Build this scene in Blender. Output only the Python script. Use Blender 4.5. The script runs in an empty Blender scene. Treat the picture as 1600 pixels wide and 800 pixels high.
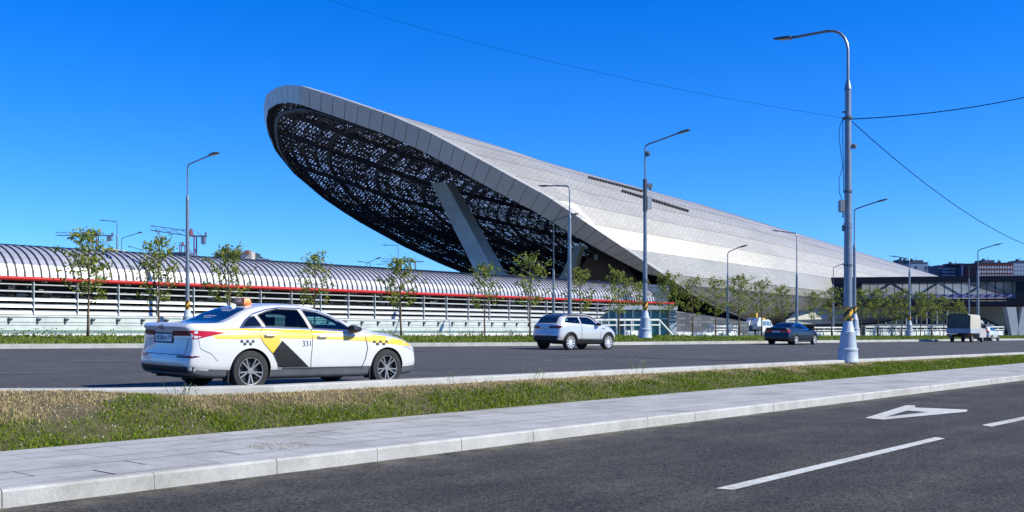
import bpy, bmesh, math, random
import numpy as np
from mathutils import Vector, Matrix
from mathutils.bvhtree import BVHTree
R = math.radians
sc = bpy.context.scene
COL = sc.collection
random.seed(7); rng = np.random.default_rng(7)

# ------------------------------------------------------------------ camera
F = 1600.0; HY = 519.0; CZ = 1.6
cam = bpy.data.cameras.new("camera"); camo = bpy.data.objects.new("camera", cam); COL.objects.link(camo)
camo.location = (0, 0, CZ); camo.rotation_euler = (R(90), 0, 0)
cam.sensor_width = 36; cam.lens = 36.0; cam.shift_y = (HY-400)/1600.0
cam.clip_start = 0.1; cam.clip_end = 6000
sc.camera = camo
# ------------------------------------------------------------------ light
SUN_AZ, SUN_EL = 106.0, 39.0
wd = bpy.data.worlds.new("World"); sc.world = wd; wd.use_nodes = True
nt = wd.node_tree; bg = nt.nodes['Background']
sky = nt.nodes.new('ShaderNodeTexSky'); sky.sky_type = 'NISHITA'; sky.sun_disc = False
sky.sun_elevation = R(SUN_EL); sky.sun_rotation = R(SUN_AZ)
sky.altitude = 100; sky.air_density = 1.0; sky.dust_density = 0.25; sky.ozone_density = 4.0
hs = nt.nodes.new('ShaderNodeHueSaturation'); hs.inputs['Saturation'].default_value = 1.45
hs.inputs['Hue'].default_value = 0.5; hs.inputs['Value'].default_value = 1.0
tint = nt.nodes.new('ShaderNodeMixRGB'); tint.blend_type = 'MULTIPLY'; tint.inputs[0].default_value = 1.0; tint.inputs[2].default_value = (0.48, 0.86, 1.42, 1)
nt.links.new(sky.outputs[0], hs.inputs['Color']); nt.links.new(hs.outputs[0], tint.inputs[1]); nt.links.new(tint.outputs[0], bg.inputs[0])
bg.inputs[1].default_value = 0.110
sl = bpy.data.lights.new("sun", 'SUN'); so = bpy.data.objects.new("sun", sl); COL.objects.link(so)
sl.energy = 5.0; sl.angle = R(0.5); sl.color = (1.0, 0.955, 0.78)
so.rotation_euler = (R(90-SUN_EL), 0, R(180-SUN_AZ)); so.location = (30, -20, 40)
sc.view_settings.view_transform = 'Standard'; sc.view_settings.look = 'None'
sc.view_settings.exposure = 0.38; sc.view_settings.gamma = 1.0
sc.view_settings.use_curve_mapping = False
sc.render.engine = 'CYCLES'

# ------------------------------------------------------------------ helpers
def W(px, y, D): return Vector(((px-800)/F*D, D, CZ-(y-HY)/F*D))
def X(px, D): return (px-800)/F*D

MATS = {}
def mat(name, col, rough=0.6, metal=0.0, var=0.0, scale=3.0, bump=0.0, bscale=40.0, col2=None, spec=0.5, coat=0.0, emit=0.0, detail=6.0):
    if name in MATS: return MATS[name]
    m = bpy.data.materials.new(name); m.use_nodes = True; MATS[name] = m
    n = m.node_tree.nodes; l = m.node_tree.links; b = n['Principled BSDF']
    b.inputs['Base Color'].default_value = (*col, 1); b.inputs['Roughness'].default_value = rough
    b.inputs['Metallic'].default_value = metal; b.inputs['Specular IOR Level'].default_value = spec
    if coat: b.inputs['Coat Weight'].default_value = coat; b.inputs['Coat Roughness'].default_value = 0.04
    if emit:
        b.inputs['Emission Color'].default_value = (*col, 1); b.inputs['Emission Strength'].default_value = emit
    tc = n.new('ShaderNodeTexCoord')
    if var or col2:
        t = n.new('ShaderNodeTexNoise'); t.inputs['Scale'].default_value = scale; t.inputs['Detail'].default_value = detail
        t.inputs['Roughness'].default_value = 0.65
        l.new(tc.outputs['Object'], t.inputs['Vector'])
        r = n.new('ShaderNodeValToRGB'); r.color_ramp.elements[0].position = 0.36; r.color_ramp.elements[1].position = 0.64
        c2 = col2 if col2 else tuple(min(1, c*(1+var)) for c in col)
        c1 = col if col2 else tuple(c*(1-var) for c in col)
        r.color_ramp.elements[0].color = (*c1, 1); r.color_ramp.elements[1].color = (*c2, 1)
        l.new(t.outputs[0], r.inputs[0]); l.new(r.outputs[0], b.inputs['Base Color'])
    if bump:
        t = n.new('ShaderNodeTexNoise'); t.inputs['Scale'].default_value = bscale; t.inputs['Detail'].default_value = 8
        l.new(tc.outputs['Object'], t.inputs['Vector'])
        bp = n.new('ShaderNodeBump'); bp.inputs['Strength'].default_value = bump; bp.inputs['Distance'].default_value = 0.02
        l.new(t.outputs[0], bp.inputs['Height']); l.new(bp.outputs[0], b.inputs['Normal'])
    return m

def newobj(name, me, parent=None, mats=(), smooth=False):
    o = bpy.data.objects.new(name, me); COL.objects.link(o)
    for m in mats: me.materials.append(m)
    if smooth: me.polygons.foreach_set('use_smooth', [True]*len(me.polygons))
    if parent is not None: o.parent = parent
    return o
def tag(o, label=None, cat=None, group=None, kind=None):
    if label: o['label'] = label
    if cat: o['category'] = cat
    if group: o['group'] = group
    if kind: o['kind'] = kind
    return o
def empty(name, loc, rz=0.0, label=None, cat=None, group=None, s=1.0):
    o = bpy.data.objects.new(name, None); COL.objects.link(o); o.empty_display_size = 0.3
    o.location = loc; o.rotation_euler = (0, 0, rz); o.scale = (s, s, s)
    return tag(o, label, cat, group)
KIDS = {}
def copy_tree(o, parent=None):
    c = o.copy(); COL.objects.link(c)
    if parent is not None: c.parent = parent
    for ch in [x for x in ALL_CHILDREN(o)]: copy_tree(ch, c)
    return c
def ALL_CHILDREN(o): return [x for x in bpy.data.objects if x.parent == o]

class MB:
    """mesh builder"""
    def __init__(s): s.v = []; s.f = []; s.m = []
    def box(s, x0, x1, y0, y1, z0, z1, mi=0, M=None):
        i = len(s.v)
        for x in (x0, x1):
            for y in (y0, y1):
                for z in (z0, z1):
                    p = Vector((x, y, z)); s.v.append(M @ p if M is not None else p)
        for q in ((0,1,3,2),(4,6,7,5),(0,4,5,1),(2,3,7,6),(0,2,6,4),(1,5,7,3)):
            s.f.append(tuple(i+k for k in q)); s.m.append(mi)
        return s
    def poly(s, pts, mi=0):
        i = len(s.v); s.v += [Vector(p) for p in pts]; s.f.append(tuple(range(i, i+len(pts)))); s.m.append(mi); return s
    def prism(s, pts, d, mi=0):
        d = Vector(d); i = len(s.v); n = len(pts)
        s.v += [Vector(p) for p in pts] + [Vector(p)+d for p in pts]
        s.f.append(tuple(range(i+n-1, i-1, -1))); s.m.append(mi)
        s.f.append(tuple(range(i+n, i+2*n))); s.m.append(mi)
        for k in range(n):
            s.f.append((i+k, i+(k+1) % n, i+n+(k+1) % n, i+n+k)); s.m.append(mi)
        return s
    def tube(s, pts, rad, n=8, mi=0, caps=True):
        pts = [Vector(p) for p in pts]
        if not hasattr(rad, '__len__'): rad = [rad]*len(pts)
        prev = None; rings = []
        for k, p in enumerate(pts):
            a = pts[max(k-1, 0)]; b = pts[min(k+1, len(pts)-1)]; t = (b-a).normalized()
            if prev is None:
                u = t.orthogonal().normalized()
            else:
                u = (prev - t*prev.dot(t)); u = u.normalized() if u.length > 1e-6 else t.orthogonal().normalized()
            prev = u; w = t.cross(u); i = len(s.v)
            for j in range(n):
                an = 2*math.pi*j/n; s.v.append(p + (u*math.cos(an)+w*math.sin(an))*rad[k])
            rings.append(i)
        for k in range(len(rings)-1):
            for j in range(n):
                j2 = (j+1) % n
                s.f.append((rings[k]+j, rings[k]+j2, rings[k+1]+j2, rings[k+1]+j)); s.m.append(mi)
        if caps:
            s.f.append(tuple(rings[0]+j for j in range(n-1, -1, -1))); s.m.append(mi)
            s.f.append(tuple(rings[-1]+j for j in range(n))); s.m.append(mi)
        return s
    def lathe(s, prof, n=20, axis='z', mi=0, origin=(0, 0, 0)):
        o = Vector(origin); i = len(s.v)
        for (r, h) in prof:
            for j in range(n):
                an = 2*math.pi*j/n; c, q = r*math.cos(an), r*math.sin(an)
                s.v.append(o + (Vector((c, q, h)) if axis == 'z' else Vector((c, h, q))))
        for k in range(len(prof)-1):
            for j in range(n):
                j2 = (j+1) % n; s.f.append((i+k*n+j, i+k*n+j2, i+(k+1)*n+j2, i+(k+1)*n+j)); s.m.append(mi)
        s.f.append(tuple(i+j for j in range(n-1, -1, -1))); s.m.append(mi)
        k = len(prof)-1; s.f.append(tuple(i+k*n+j for j in range(n))); s.m.append(mi)
        return s
    def mesh(s, name):
        me = bpy.data.meshes.new(name); me.from_pydata([tuple(v) for v in s.v], [], s.f)
        me.polygons.foreach_set('material_index', s.m)
        bm = bmesh.new(); bm.from_mesh(me); bmesh.ops.recalc_face_normals(bm, faces=bm.faces); bm.to_mesh(me); bm.free()
        me.update(); return me
    def build(s, name, mats, parent=None, smooth=False):
        if not isinstance(mats, (list, tuple)): mats = [mats]
        me = s.mesh(name)
        if smooth:
            o = newobj(name, me, parent, mats, True)
            me.set_sharp_from_angle(angle=R(38)); return o
        return newobj(name, me, parent, mats)

def raw_mesh(name, verts, faces_flat, nper):
    me = bpy.data.meshes.new(name); nv = len(verts); nf = len(faces_flat)//nper
    me.vertices.add(nv); me.vertices.foreach_set('co', np.asarray(verts, dtype=np.float32).ravel())
    me.loops.add(nf*nper); me.loops.foreach_set('vertex_index', np.asarray(faces_flat, dtype=np.int32))
    me.polygons.add(nf); me.polygons.foreach_set('loop_start', np.arange(0, nf*nper, nper, dtype=np.int32))
    me.polygons.foreach_set('loop_total', np.full(nf, nper, dtype=np.int32))
    me.update(calc_edges=True); return me

def text_mesh(txt, size, extrude=0.0):
    c = bpy.data.curves.new('t', 'FONT'); c.body = txt; c.size = size; c.extrude = extrude; c.align_x = 'CENTER'; c.align_y = 'CENTER'
    c.resolution_u = 3
    o = bpy.data.objects.new('t', c); COL.objects.link(o)
    dg = bpy.context.evaluated_depsgraph_get(); dg.update()
    me = bpy.data.meshes.new_from_object(o.evaluated_get(dg))
    bpy.data.objects.remove(o); return me

# ------------------------------------------------------------------ materials
def nodes_of(name):
    m = bpy.data.materials.new(name); m.use_nodes = True; MATS[name] = m
    return m, m.node_tree.nodes, m.node_tree.links, m.node_tree.nodes['Principled BSDF']

def asphalt(name, dark, light, stain, speck, rough=0.9, tscale=1.0, dirt=False, grain=.3):
    m, n, l, b = nodes_of(name)
    tc = n.new('ShaderNodeTexCoord')
    fine = n.new('ShaderNodeTexNoise'); fine.inputs['Scale'].default_value = 36*tscale; fine.inputs['Detail'].default_value = 6; fine.inputs['Roughness'].default_value = 0.95
    big = n.new('ShaderNodeTexNoise'); big.inputs['Scale'].default_value = 0.55; big.inputs['Detail'].default_value = 7; big.inputs['Roughness'].default_value = 0.62
    l.new(tc.outputs['Object'], fine.inputs['Vector']); l.new(tc.outputs['Object'], big.inputs['Vector'])
    r1 = n.new('ShaderNodeValToRGB'); r1.color_ramp.elements[0].position = 0.42; r1.color_ramp.elements[1].position = 0.62
    r1.color_ramp.elements[0].color = (*dark, 1); r1.color_ramp.elements[1].color = (*light, 1)
    l.new(fine.outputs[0], r1.inputs[0])
    r2 = n.new('ShaderNodeValToRGB'); r2.color_ramp.elements[0].position = 0.42; r2.color_ramp.elements[1].position = 0.72
    r2.color_ramp.elements[0].color = (0.0, 0, 0, 1); r2.color_ramp.elements[1].color = (stain, stain, stain, 1)
    l.new(big.outputs[0], r2.inputs[0])
    mx = n.new('ShaderNodeMixRGB'); mx.inputs[2].default_value = (light[0]*1.7, light[1]*1.65, light[2]*1.5, 1)
    l.new(r2.outputs[0], mx.inputs[0]); l.new(r1.outputs[0], mx.inputs[1])
    vo = n.new('ShaderNodeTexVoronoi'); vo.inputs['Scale'].default_value = 20*tscale; l.new(tc.outputs['Object'], vo.inputs['Vector'])
    r3 = n.new('ShaderNodeValToRGB'); r3.color_ramp.elements[0].position = 0.0; r3.color_ramp.elements[1].position = 0.20
    r3.color_ramp.elements[0].color = (speck, speck, speck, 1); r3.color_ramp.elements[1].color = (0, 0, 0, 1)
    l.new(vo.outputs['Distance'], r3.inputs[0])
    v2 = n.new('ShaderNodeTexVoronoi'); v2.inputs['Scale'].default_value = 42*tscale; l.new(tc.outputs['Object'], v2.inputs['Vector'])
    sp = n.new('ShaderNodeSeparateColor'); l.new(v2.outputs['Color'], sp.inputs[0])
    pw = n.new('ShaderNodeMapRange'); pw.inputs['To Min'].default_value = 1-grain; pw.inputs['To Max'].default_value = 1+grain; l.new(sp.outputs[0], pw.inputs['Value'])
    gmx = n.new('ShaderNodeMixRGB'); gmx.blend_type = 'MULTIPLY'; gmx.inputs[0].default_value = 1; l.new(mx.outputs[0], gmx.inputs[1]); l.new(pw.outputs[0], gmx.inputs[2]); mx = gmx
    mx2 = n.new('ShaderNodeMixRGB'); mx2.inputs[2].default_value = (0.34, 0.33, 0.31, 1)
    l.new(r3.outputs[0], mx2.inputs[0]); l.new(mx.outputs[0], mx2.inputs[1]); l.new(mx2.outputs[0], b.inputs['Base Color'])
    b.inputs['Roughness'].default_value = rough; b.inputs['Specular IOR Level'].default_value = 0.3
    if dirt:
        geo = n.new('ShaderNodeNewGeometry')
        def dot(vec, sub):
            d_ = n.new('ShaderNodeVectorMath'); d_.operation = 'DOT_PRODUCT'; l.new(geo.outputs['Position'], d_.inputs[0]); d_.inputs[1].default_value = vec
            s_ = n.new('ShaderNodeMath'); s_.operation = 'SUBTRACT'; l.new(d_.outputs['Value'], s_.inputs[0]); s_.inputs[1].default_value = sub; return s_
        sn = dot((.658, .753, 0), 3.93); qn = dot((-.753, .658, 0), 9.597)
        cb = n.new('ShaderNodeCombineXYZ'); m1 = n.new('ShaderNodeMath'); m1.operation = 'MULTIPLY'; m1.inputs[1].default_value = .12
        l.new(sn.outputs[0], m1.inputs[0]); l.new(m1.outputs[0], cb.inputs[0]); l.new(qn.outputs[0], cb.inputs[1])
        st = n.new('ShaderNodeTexNoise'); st.inputs['Scale'].default_value = 1.3; st.inputs['Detail'].default_value = 6; st.inputs['Roughness'].default_value = .7; l.new(cb.outputs[0], st.inputs['Vector'])
        rs = n.new('ShaderNodeValToRGB'); rs.color_ramp.elements[0].position = .38; rs.color_ramp.elements[1].position = .66; rs.color_ramp.elements[0].color = (.80, .80, .81, 1); rs.color_ramp.elements[1].color = (1.2, 1.19, 1.15, 1); l.new(st.outputs[0], rs.inputs[0])
        ml = n.new('ShaderNodeMixRGB'); ml.blend_type = 'MULTIPLY'; ml.inputs[0].default_value = 1; l.new(mx2.outputs[0], ml.inputs[1]); l.new(rs.outputs[0], ml.inputs[2])
        # sand washed along the kerb
        g1 = n.new('ShaderNodeMapRange'); g1.inputs['From Min'].default_value = -.75; g1.inputs['From Max'].default_value = -.02; l.new(qn.outputs[0], g1.inputs['Value'])
        nn = n.new('ShaderNodeTexNoise'); nn.inputs['Scale'].default_value = 2.2; nn.inputs['Detail'].default_value = 8; nn.inputs['Roughness'].default_value = .75; l.new(tc.outputs['Object'], nn.inputs['Vector'])
        g2 = n.new('ShaderNodeMapRange'); g2.inputs['From Min'].default_value = .40; g2.inputs['From Max'].default_value = .72; l.new(nn.outputs[0], g2.inputs['Value'])
        gm_ = n.new('ShaderNodeMath'); gm_.operation = 'MULTIPLY'; l.new(g1.outputs[0], gm_.inputs[0]); l.new(g2.outputs[0], gm_.inputs[1])
        ms_ = n.new('ShaderNodeMixRGB'); ms_.inputs[2].default_value = (.20, .18, .14, 1); l.new(gm_.outputs[0], ms_.inputs[0]); l.new(ml.outputs[0], ms_.inputs[1]); l.new(ms_.outputs[0], b.inputs['Base Color'])
    bp = n.new('ShaderNodeBump'); bp.inputs['Strength'].default_value = 0.9; bp.inputs['Distance'].default_value = 0.012
    l.new(fine.outputs[0], bp.inputs['Height']); l.new(bp.outputs[0], b.inputs['Normal'])
    return m
M_near = asphalt('near_asphalt', (0.008, 0.0077, 0.007), (0.090, 0.085, 0.075), 0.30, 0.9, dirt=True, grain=.75)
M_far = asphalt('far_asphalt', (0.045, 0.045, 0.047), (0.088, 0.088, 0.090), 0.25, 0.10, tscale=0.6)

def concrete(name, c0, c1, sc1=1.2, speck=0.0, joints=None):
    m, n, l, b = nodes_of(name)
    tc = n.new('ShaderNodeTexCoord')
    a = n.new('ShaderNodeTexNoise'); a.inputs['Scale'].default_value = sc1; a.inputs['Detail'].default_value = 10; a.inputs['Roughness'].default_value = 0.72
    l.new(tc.outputs['Object'], a.inputs['Vector'])
    r = n.new('ShaderNodeValToRGB'); r.color_ramp.elements[0].position = 0.33; r.color_ramp.elements[1].position = 0.68
    r.color_ramp.elements[0].color = (*c0, 1); r.color_ramp.elements[1].color = (*c1, 1); l.new(a.outputs[0], r.inputs[0])
    g = n.new('ShaderNodeTexNoise'); g.inputs['Scale'].default_value = 90; g.inputs['Detail'].default_value = 2
    l.new(tc.outputs['Object'], g.inputs['Vector'])
    mx = n.new('ShaderNodeMixRGB'); mx.blend_type = 'OVERLAY'; mx.inputs[0].default_value = speck
    l.new(r.outputs[0], mx.inputs[1]); l.new(g.outputs[0], mx.inputs[2]); out = mx.outputs[0]
    s2_ = n.new('ShaderNodeTexNoise'); s2_.inputs['Scale'].default_value = .45; s2_.inputs['Detail'].default_value = 9; s2_.inputs['Roughness'].default_value = .78; l.new(tc.outputs['Object'], s2_.inputs['Vector'])
    r4 = n.new('ShaderNodeValToRGB'); r4.color_ramp.elements[0].position = .30; r4.color_ramp.elements[1].position = .52; r4.color_ramp.elements[0].color = (.68, .66, .62, 1); r4.color_ramp.elements[1].color = (1, 1, 1, 1); l.new(s2_.outputs[0], r4.inputs[0])
    m5 = n.new('ShaderNodeMixRGB'); m5.blend_type = 'MULTIPLY'; m5.inputs[0].default_value = 1; l.new(out, m5.inputs[1]); l.new(r4.outputs[0], m5.inputs[2]); out = m5.outputs[0]
    l.new(out, b.inputs['Base Color']); b.inputs['Roughness'].default_value = 0.85; b.inputs['Specular IOR Level'].default_value = 0.3
    bp = n.new('ShaderNodeBump'); bp.inputs['Strength'].default_value = 0.35; bp.inputs['Distance'].default_value = 0.01
    l.new(g.outputs[0], bp.inputs['Height']); l.new(bp.outputs[0], b.inputs['Normal'])
    return m
M_slab = concrete('path_slab', (0.34, 0.34, 0.322), (0.45, 0.448, 0.425), 1.1, 0.28)
M_slab2 = concrete('path_slab_b', (0.315, 0.315, 0.30), (0.42, 0.42, 0.40), 0.9, 0.28)
M_kerb = concrete('granite_kerb', (0.35, 0.345, 0.33), (0.48, 0.475, 0.455), 2.0, 0.4)
M_paint = concrete('road_paint', (0.36, 0.36, 0.33), (0.68, 0.68, 0.63), 9.0, 0.6)
M_paintf = concrete('worn_paint', (0.12, 0.12, 0.125), (0.42, 0.42, 0.42), 4.0, 0.5)
M_soil = concrete('soil', (0.05, 0.045, 0.025), (0.16, 0.13, 0.07), 3.0, 0.5)

def grassmat(name, greens, dry, lo, hi, scale=0.9):
    m, n, l, b = nodes_of(name)
    tc = n.new('ShaderNodeTexCoord')
    a = n.new('ShaderNodeTexNoise'); a.inputs['Scale'].default_value = scale; a.inputs['Detail'].default_value = 6; a.inputs['Roughness'].default_value = 0.65
    l.new(tc.outputs['Object'], a.inputs['Vector'])
    f = n.new('ShaderNodeTexNoise'); f.inputs['Scale'].default_value = 28; f.inputs['Detail'].default_value = 2
    l.new(tc.outputs['Object'], f.inputs['Vector'])
    at = n.new('ShaderNodeAttribute'); at.attribute_name = 'dry'
    r = n.new('ShaderNodeValToRGB'); r.color_ramp.elements[0].color = (*greens[0], 1); r.color_ramp.elements[1].color = (*greens[1], 1)
    r.color_ramp.elements[0].position = 0.35; r.color_ramp.elements[1].position = 0.65
    l.new(f.outputs[0], r.inputs[0])
    ad = n.new('ShaderNodeMath'); ad.operation = 'ADD'; l.new(a.outputs[0], ad.inputs[0]); l.new(at.outputs['Fac'], ad.inputs[1])
    r2 = n.new('ShaderNodeValToRGB'); r2.color_ramp.elements[0].position = lo; r2.color_ramp.elements[1].position = hi
    l.new(ad.outputs[0], r2.inputs[0])
    mx = n.new('ShaderNodeMixRGB'); mx.inputs[2].default_value = (*dry, 1)
    l.new(r2.outputs[0], mx.inputs[0]); l.new(r.outputs[0], mx.inputs[1]); l.new(mx.outputs[0], b.inputs['Base Color'])
    b.inputs['Roughness'].default_value = 0.7; b.inputs['Specular IOR Level'].default_value = 0.2
    tr = n.new('ShaderNodeBsdfTranslucent'); l.new(mx.outputs[0], tr.inputs[0])
    ms = n.new('ShaderNodeMixShader'); ms.inputs[0].default_value = 0.3
    l.new(b.outputs[0], ms.inputs[1]); l.new(tr.outputs[0], ms.inputs[2]); l.new(ms.outputs[0], n['Material Output'].inputs[0])
    return m
M_grass = grassmat('grass_blades', ((0.060, 0.125, 0.006), (0.24, 0.30, 0.02)), (0.50, 0.39, 0.20), 0.46, 0.60)
M_leaf = grassmat('tree_leaf', ((0.07, 0.12, 0.02), (0.31, 0.34, 0.06)), (0.48, 0.44, 0.11), 0.56, 0.75, 2.0)
M_bark = mat('bark', (0.11, 0.075, 0.05), 0.9, var=0.35, scale=14, bump=0.4)

# ------------------------------------------------------------------ terrain lines
al = Vector((0.658, 0.753, 0)); cr = Vector((-0.753, 0.658, 0)); O = Vector((-4.64, 9.275, 0))
def SQ(s, q, z=0.0): return O + al*s + cr*q + Vector((0, 0, z))
def resamp(pts, n):
    pts = [Vector(p) for p in pts]; d = [0]
    for a_, b_ in zip(pts, pts[1:]): d.append(d[-1]+(b_-a_).length)
    out = []
    for k in range(n):
        t = d[-1]*k/(n-1)
        i = max(j for j in range(len(d)) if d[j] <= t+1e-9); i = min(i, len(pts)-2)
        u = (t-d[i])/(d[i+1]-d[i]); out.append(pts[i].lerp(pts[i+1], u))
    return out
def offset(pts, dist, dz=0.0):
    """offset to the left of travel"""
    out = []
    for k, p in enumerate(pts):
        a_ = pts[max(k-1, 0)]; b_ = pts[min(k+1, len(pts)-1)]; t = (b_-a_); t.z = 0; t.normalize()
        out.append(p + Vector((-t.y, t.x, 0))*dist + Vector((0, 0, dz)))
    return out
def ruled(name, lines, m, kind='structure', smooth=False, sub=1):
    n = len(lines[0]); v = []; f = []
    for L in lines: v += [tuple(p) for p in L]
    for i in range(len(lines)-1):
        for k in range(n-1): f.append((i*n+k, i*n+k+1, (i+1)*n+k+1, (i+1)*n+k))
    me = bpy.data.meshes.new(name); me.from_pydata(v, [], f)
    o = newobj(name, me, None, [m], smooth); o['kind'] = kind
    for p in me.polygons:
        pass
    bm = bmesh.new(); bm.from_mesh(me); bmesh.ops.recalc_face_normals(bm, faces=bm.faces)
    if sum(fc.normal.z for fc in bm.faces) < 0: bmesh.ops.reverse_faces(bm, faces=bm.faces)
    bm.to_mesh(me); bm.free()
    return o
NL = 240
Mpts = [(-75, -8, .8), (-30, 9.3, .78), (-14, 13.7, .78), (-9.5, 14.8, .78), (-7.54, 15.2, .77), (-5.9, 15.7, .75), (-4.28, 16.8, .73), (-2.3, 19.15, .72), (11.54, 36.3, .625), (28.65, 57.3, .49), (94.6, 132.8, .3), (160, 208, .3)]
Mline = resamp(Mpts, NL)
Fpts = [(-110, -26, 1.3), (-44, 22.6, 1.05), (-20, 40, .95), (3.56, 57, .85), (18.2, 72.8, .80), (57.5, 115, .70), (120, 182, .6), (200, 268, .6)]
Fline = resamp(Fpts, NL)
def fz(P, pts):  # height of polyline nearest
    best = None
    for a_, b_ in zip(pts, pts[1:]):
        a_ = Vector(a_); b_ = Vector(b_); ab = (b_-a_).xy; t = max(0, min(1, (P.xy-a_.xy).dot(ab)/ab.length_squared))
        d = (a_.xy+ab*t-P.xy).length
        if best is None or d < best[0]: best = (d, a_.z+(b_.z-a_.z)*t)
    return best
CROWN = 0.05
def road_z(x, y):
    P = Vector((x, y, 0)); dm, zm = fz(P, Mpts); df, zf = fz(P, Fpts); u = dm/(dm+df)
    return (zm-.15)*(1-u)+zf*u + CROWN*4*u*(1-u)

# ground sheet to the horizon (below everything)
g = MB(); g.poly([(-3000, -300, -0.35), (3000, -300, -0.35), (3000, 5000, -0.35), (-3000, 5000, -0.35)])
o = g.build('ground', mat('far_ground_grey', (.10, .10, .09), .95, var=.3, scale=.05)); o['kind'] = 'structure'
# near road
o = ruled('near_road', [[SQ(-60+k*260/39, q, 0.0) for k in range(40)] for q in (-40, -20, -8, -4, 0.02)], M_near); 
# near kerb: dressed stones with open joints
kb = MB(); s = -12.0
while s < 130:
    L = random.choice((1.5, 1.5, 1.48, 1.52))
    j = random.choice((0.003, .004, .006))
    y0, y1 = 0.0, 0.17
    pr = [(0, -.05), (0.0, .145), (0.02, .168), (.04, .172), (.17, .172), (.17, -.05)]
    jit = random.uniform(-.004, .004); pts = [SQ(s+j, q+jit, z) for q, z in pr]
    kb.prism(pts, al*(L-2*j)); s += L
o = kb.build('kerb', M_kerb); o['kind'] = 'structure'
o = ruled('kerb_joint_mortar', [[SQ(-12+k*142/9, q, z) for k in range(10)] for q, z in ((.004, -.05), (.004, .135), (.16, .15), )], mat('mortar', (0.16, 0.15, 0.14), 0.95)); 
# path of rectangular slabs
def qe(s): return 3.08+0.0151*s
pv = MB(); base = MB(); row = 0; q = .178; wd_ = 0.49
sl_rand = random.Random(3)
while q < 4.6:
    s = -12 + (0.6 if row % 2 else 0)
    while s < 60:
        L = 1.2
        q1 = min(q+wd_-.010, qe(s+.6))
        if q1 - q > .05:
            dz = sl_rand.uniform(-.0012, .0012); mi = 0 if sl_rand.random() < .6 else 1
            j1, j2 = sl_rand.choice((.003, .003, .004, .014)), sl_rand.choice((.002, .003, .009))
            pts = [SQ(s+j1, q+j2, .165), SQ(s+L-j1, q+j2, .165), SQ(s+L-j1, q1, .165), SQ(s+j1, q1, .165)]
            pv.poly([p+Vector((0, 0, .006+dz)) for p in pts], mi)
        s += L
    q += wd_; row += 1
o = pv.build('pavement', [M_slab, M_slab2]); o['kind'] = 'structure'
o = ruled('pavement_bedding', [[SQ(-12+k*72/9, .165, .164) for k in range(10)], [SQ(-12+k*72/9, qe(-12+k*72/9)+.03, .164) for k in range(10)]], mat('joint_sand', (0.19, 0.185, 0.18), 0.95))
o = ruled('pavement_far', [[SQ(60+k*12, .172, .170) for k in range(10)], [SQ(60+k*12, qe(60+k*12), .170) for k in range(10)]], M_slab)
# verge soil between path and median kerb
def median_z(x, y):
    P = Vector((x, y, 0)); dm, zm = fz(P, Mpts)
    return zm
kerb_in = offset(Mline, -0.42)
def lump(p): return min(1, max(0, (-.36-p.x/max(p.y, 1))/.06)) if p.y > 3 else 1
verge_top = [p+Vector((0, 0, -.12+.10*lump(p))) for p in kerb_in]
pathedge = []
for p in kerb_in:
    s = (p-O).dot(al)
    pathedge.append(SQ(s, qe(s)-.02, .15))
mid1 = [a_.lerp(b_, .35)+Vector((0, 0, .03)) for a_, b_ in zip(pathedge, verge_top)]
mid2 = [a_.lerp(b_, .75)+Vector((0, 0, .05)) for a_, b_ in zip(pathedge, verge_top)]
o = ruled('verge_soil', [pathedge, mid1, mid2, verge_top], M_soil, smooth=True)
# median kerb (raised concrete band)
k0 = [p+Vector((0, 0, -.16)) for p in Mline]; k1 = [p+Vector((0, 0, -.015)) for p in Mline]; k2 = offset(Mline, -.02); k3 = offset(Mline, -.40, 0); k4 = offset(Mline, -.42, -.02); k5 = offset(Mline, -.42, -.16)
o = ruled('median_kerb', [k5, k4, k3, k2, k1, k0], M_kerb)
# far road
def lerpL(a_, b_, t, dz=0): return [p.lerp(q_, t)+Vector((0, 0, dz)) for p, q_ in zip(a_, b_)]
ML = [p+Vector((0, 0, -.15)) for p in Mline]; 
# pair the lines by along-road coordinate
def match(L, Pref):
    out = []
    for p in Pref:
        s = (p-O).dot(al); best = None
        for a_, b_ in zip(L, L[1:]):
            sa, sb = (a_-O).dot(al), (b_-O).dot(al)
            if sa <= s <= sb: best = a_.lerp(b_, (s-sa)/(sb-sa+1e-9)); break
        out.append(best)
    return out
FM = match(Fline, ML)
pairs = [(p, f_) for p, f_ in zip(ML, FM) if f_ is not None]
PA = [p for p, _ in pairs]; FA = [f_ for _, f_ in pairs]
def across(u, dz=0.0): return [p.lerp(f_, u)+Vector((0, 0, CROWN*4*u*(1-u)+dz)) for p, f_ in zip(PA, FA)]
o = ruled('far_road', [across(u) for u in (0, .1, .2, .3, .4, .5, .6, .7, .8, .9, 1.0)], M_far, smooth=True)
def zat_road(P):
    return road_z(P.x, P.y)
# lane dashes on the far road
def dashes(u, first, step, length, width, name='lane_marking'):
    L = across(u, .006); d = [0]
    for a_, b_ in zip(L, L[1:]): d.append(d[-1]+(b_-a_).length)
    def at(t):
        i = max(j for j in range(len(d)) if d[j] <= t); i = min(i, len(L)-2); return L[i].lerp(L[i+1], (t-d[i])/(d[i+1]-d[i]))
    mb = MB(); t = first
    while t+length < d[-1]-1:
        a_, b_ = at(t), at(t+length); tt = (b_-a_); tt.z = 0; tt.normalize(); nrm = Vector((-tt.y, tt.x, 0))*width*.5
        mb.poly([a_-nrm, b_-nrm, b_+nrm, a_+nrm]); t += step
    o = mb.build(name, M_paintf); o['kind'] = 'structure'
dashes(.27, 3, 9.5, 3.2, .18); dashes(.47, 7, 9.5, 3.2, .18); dashes(.68, 1, 9.5, 3.2, .18)
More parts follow.
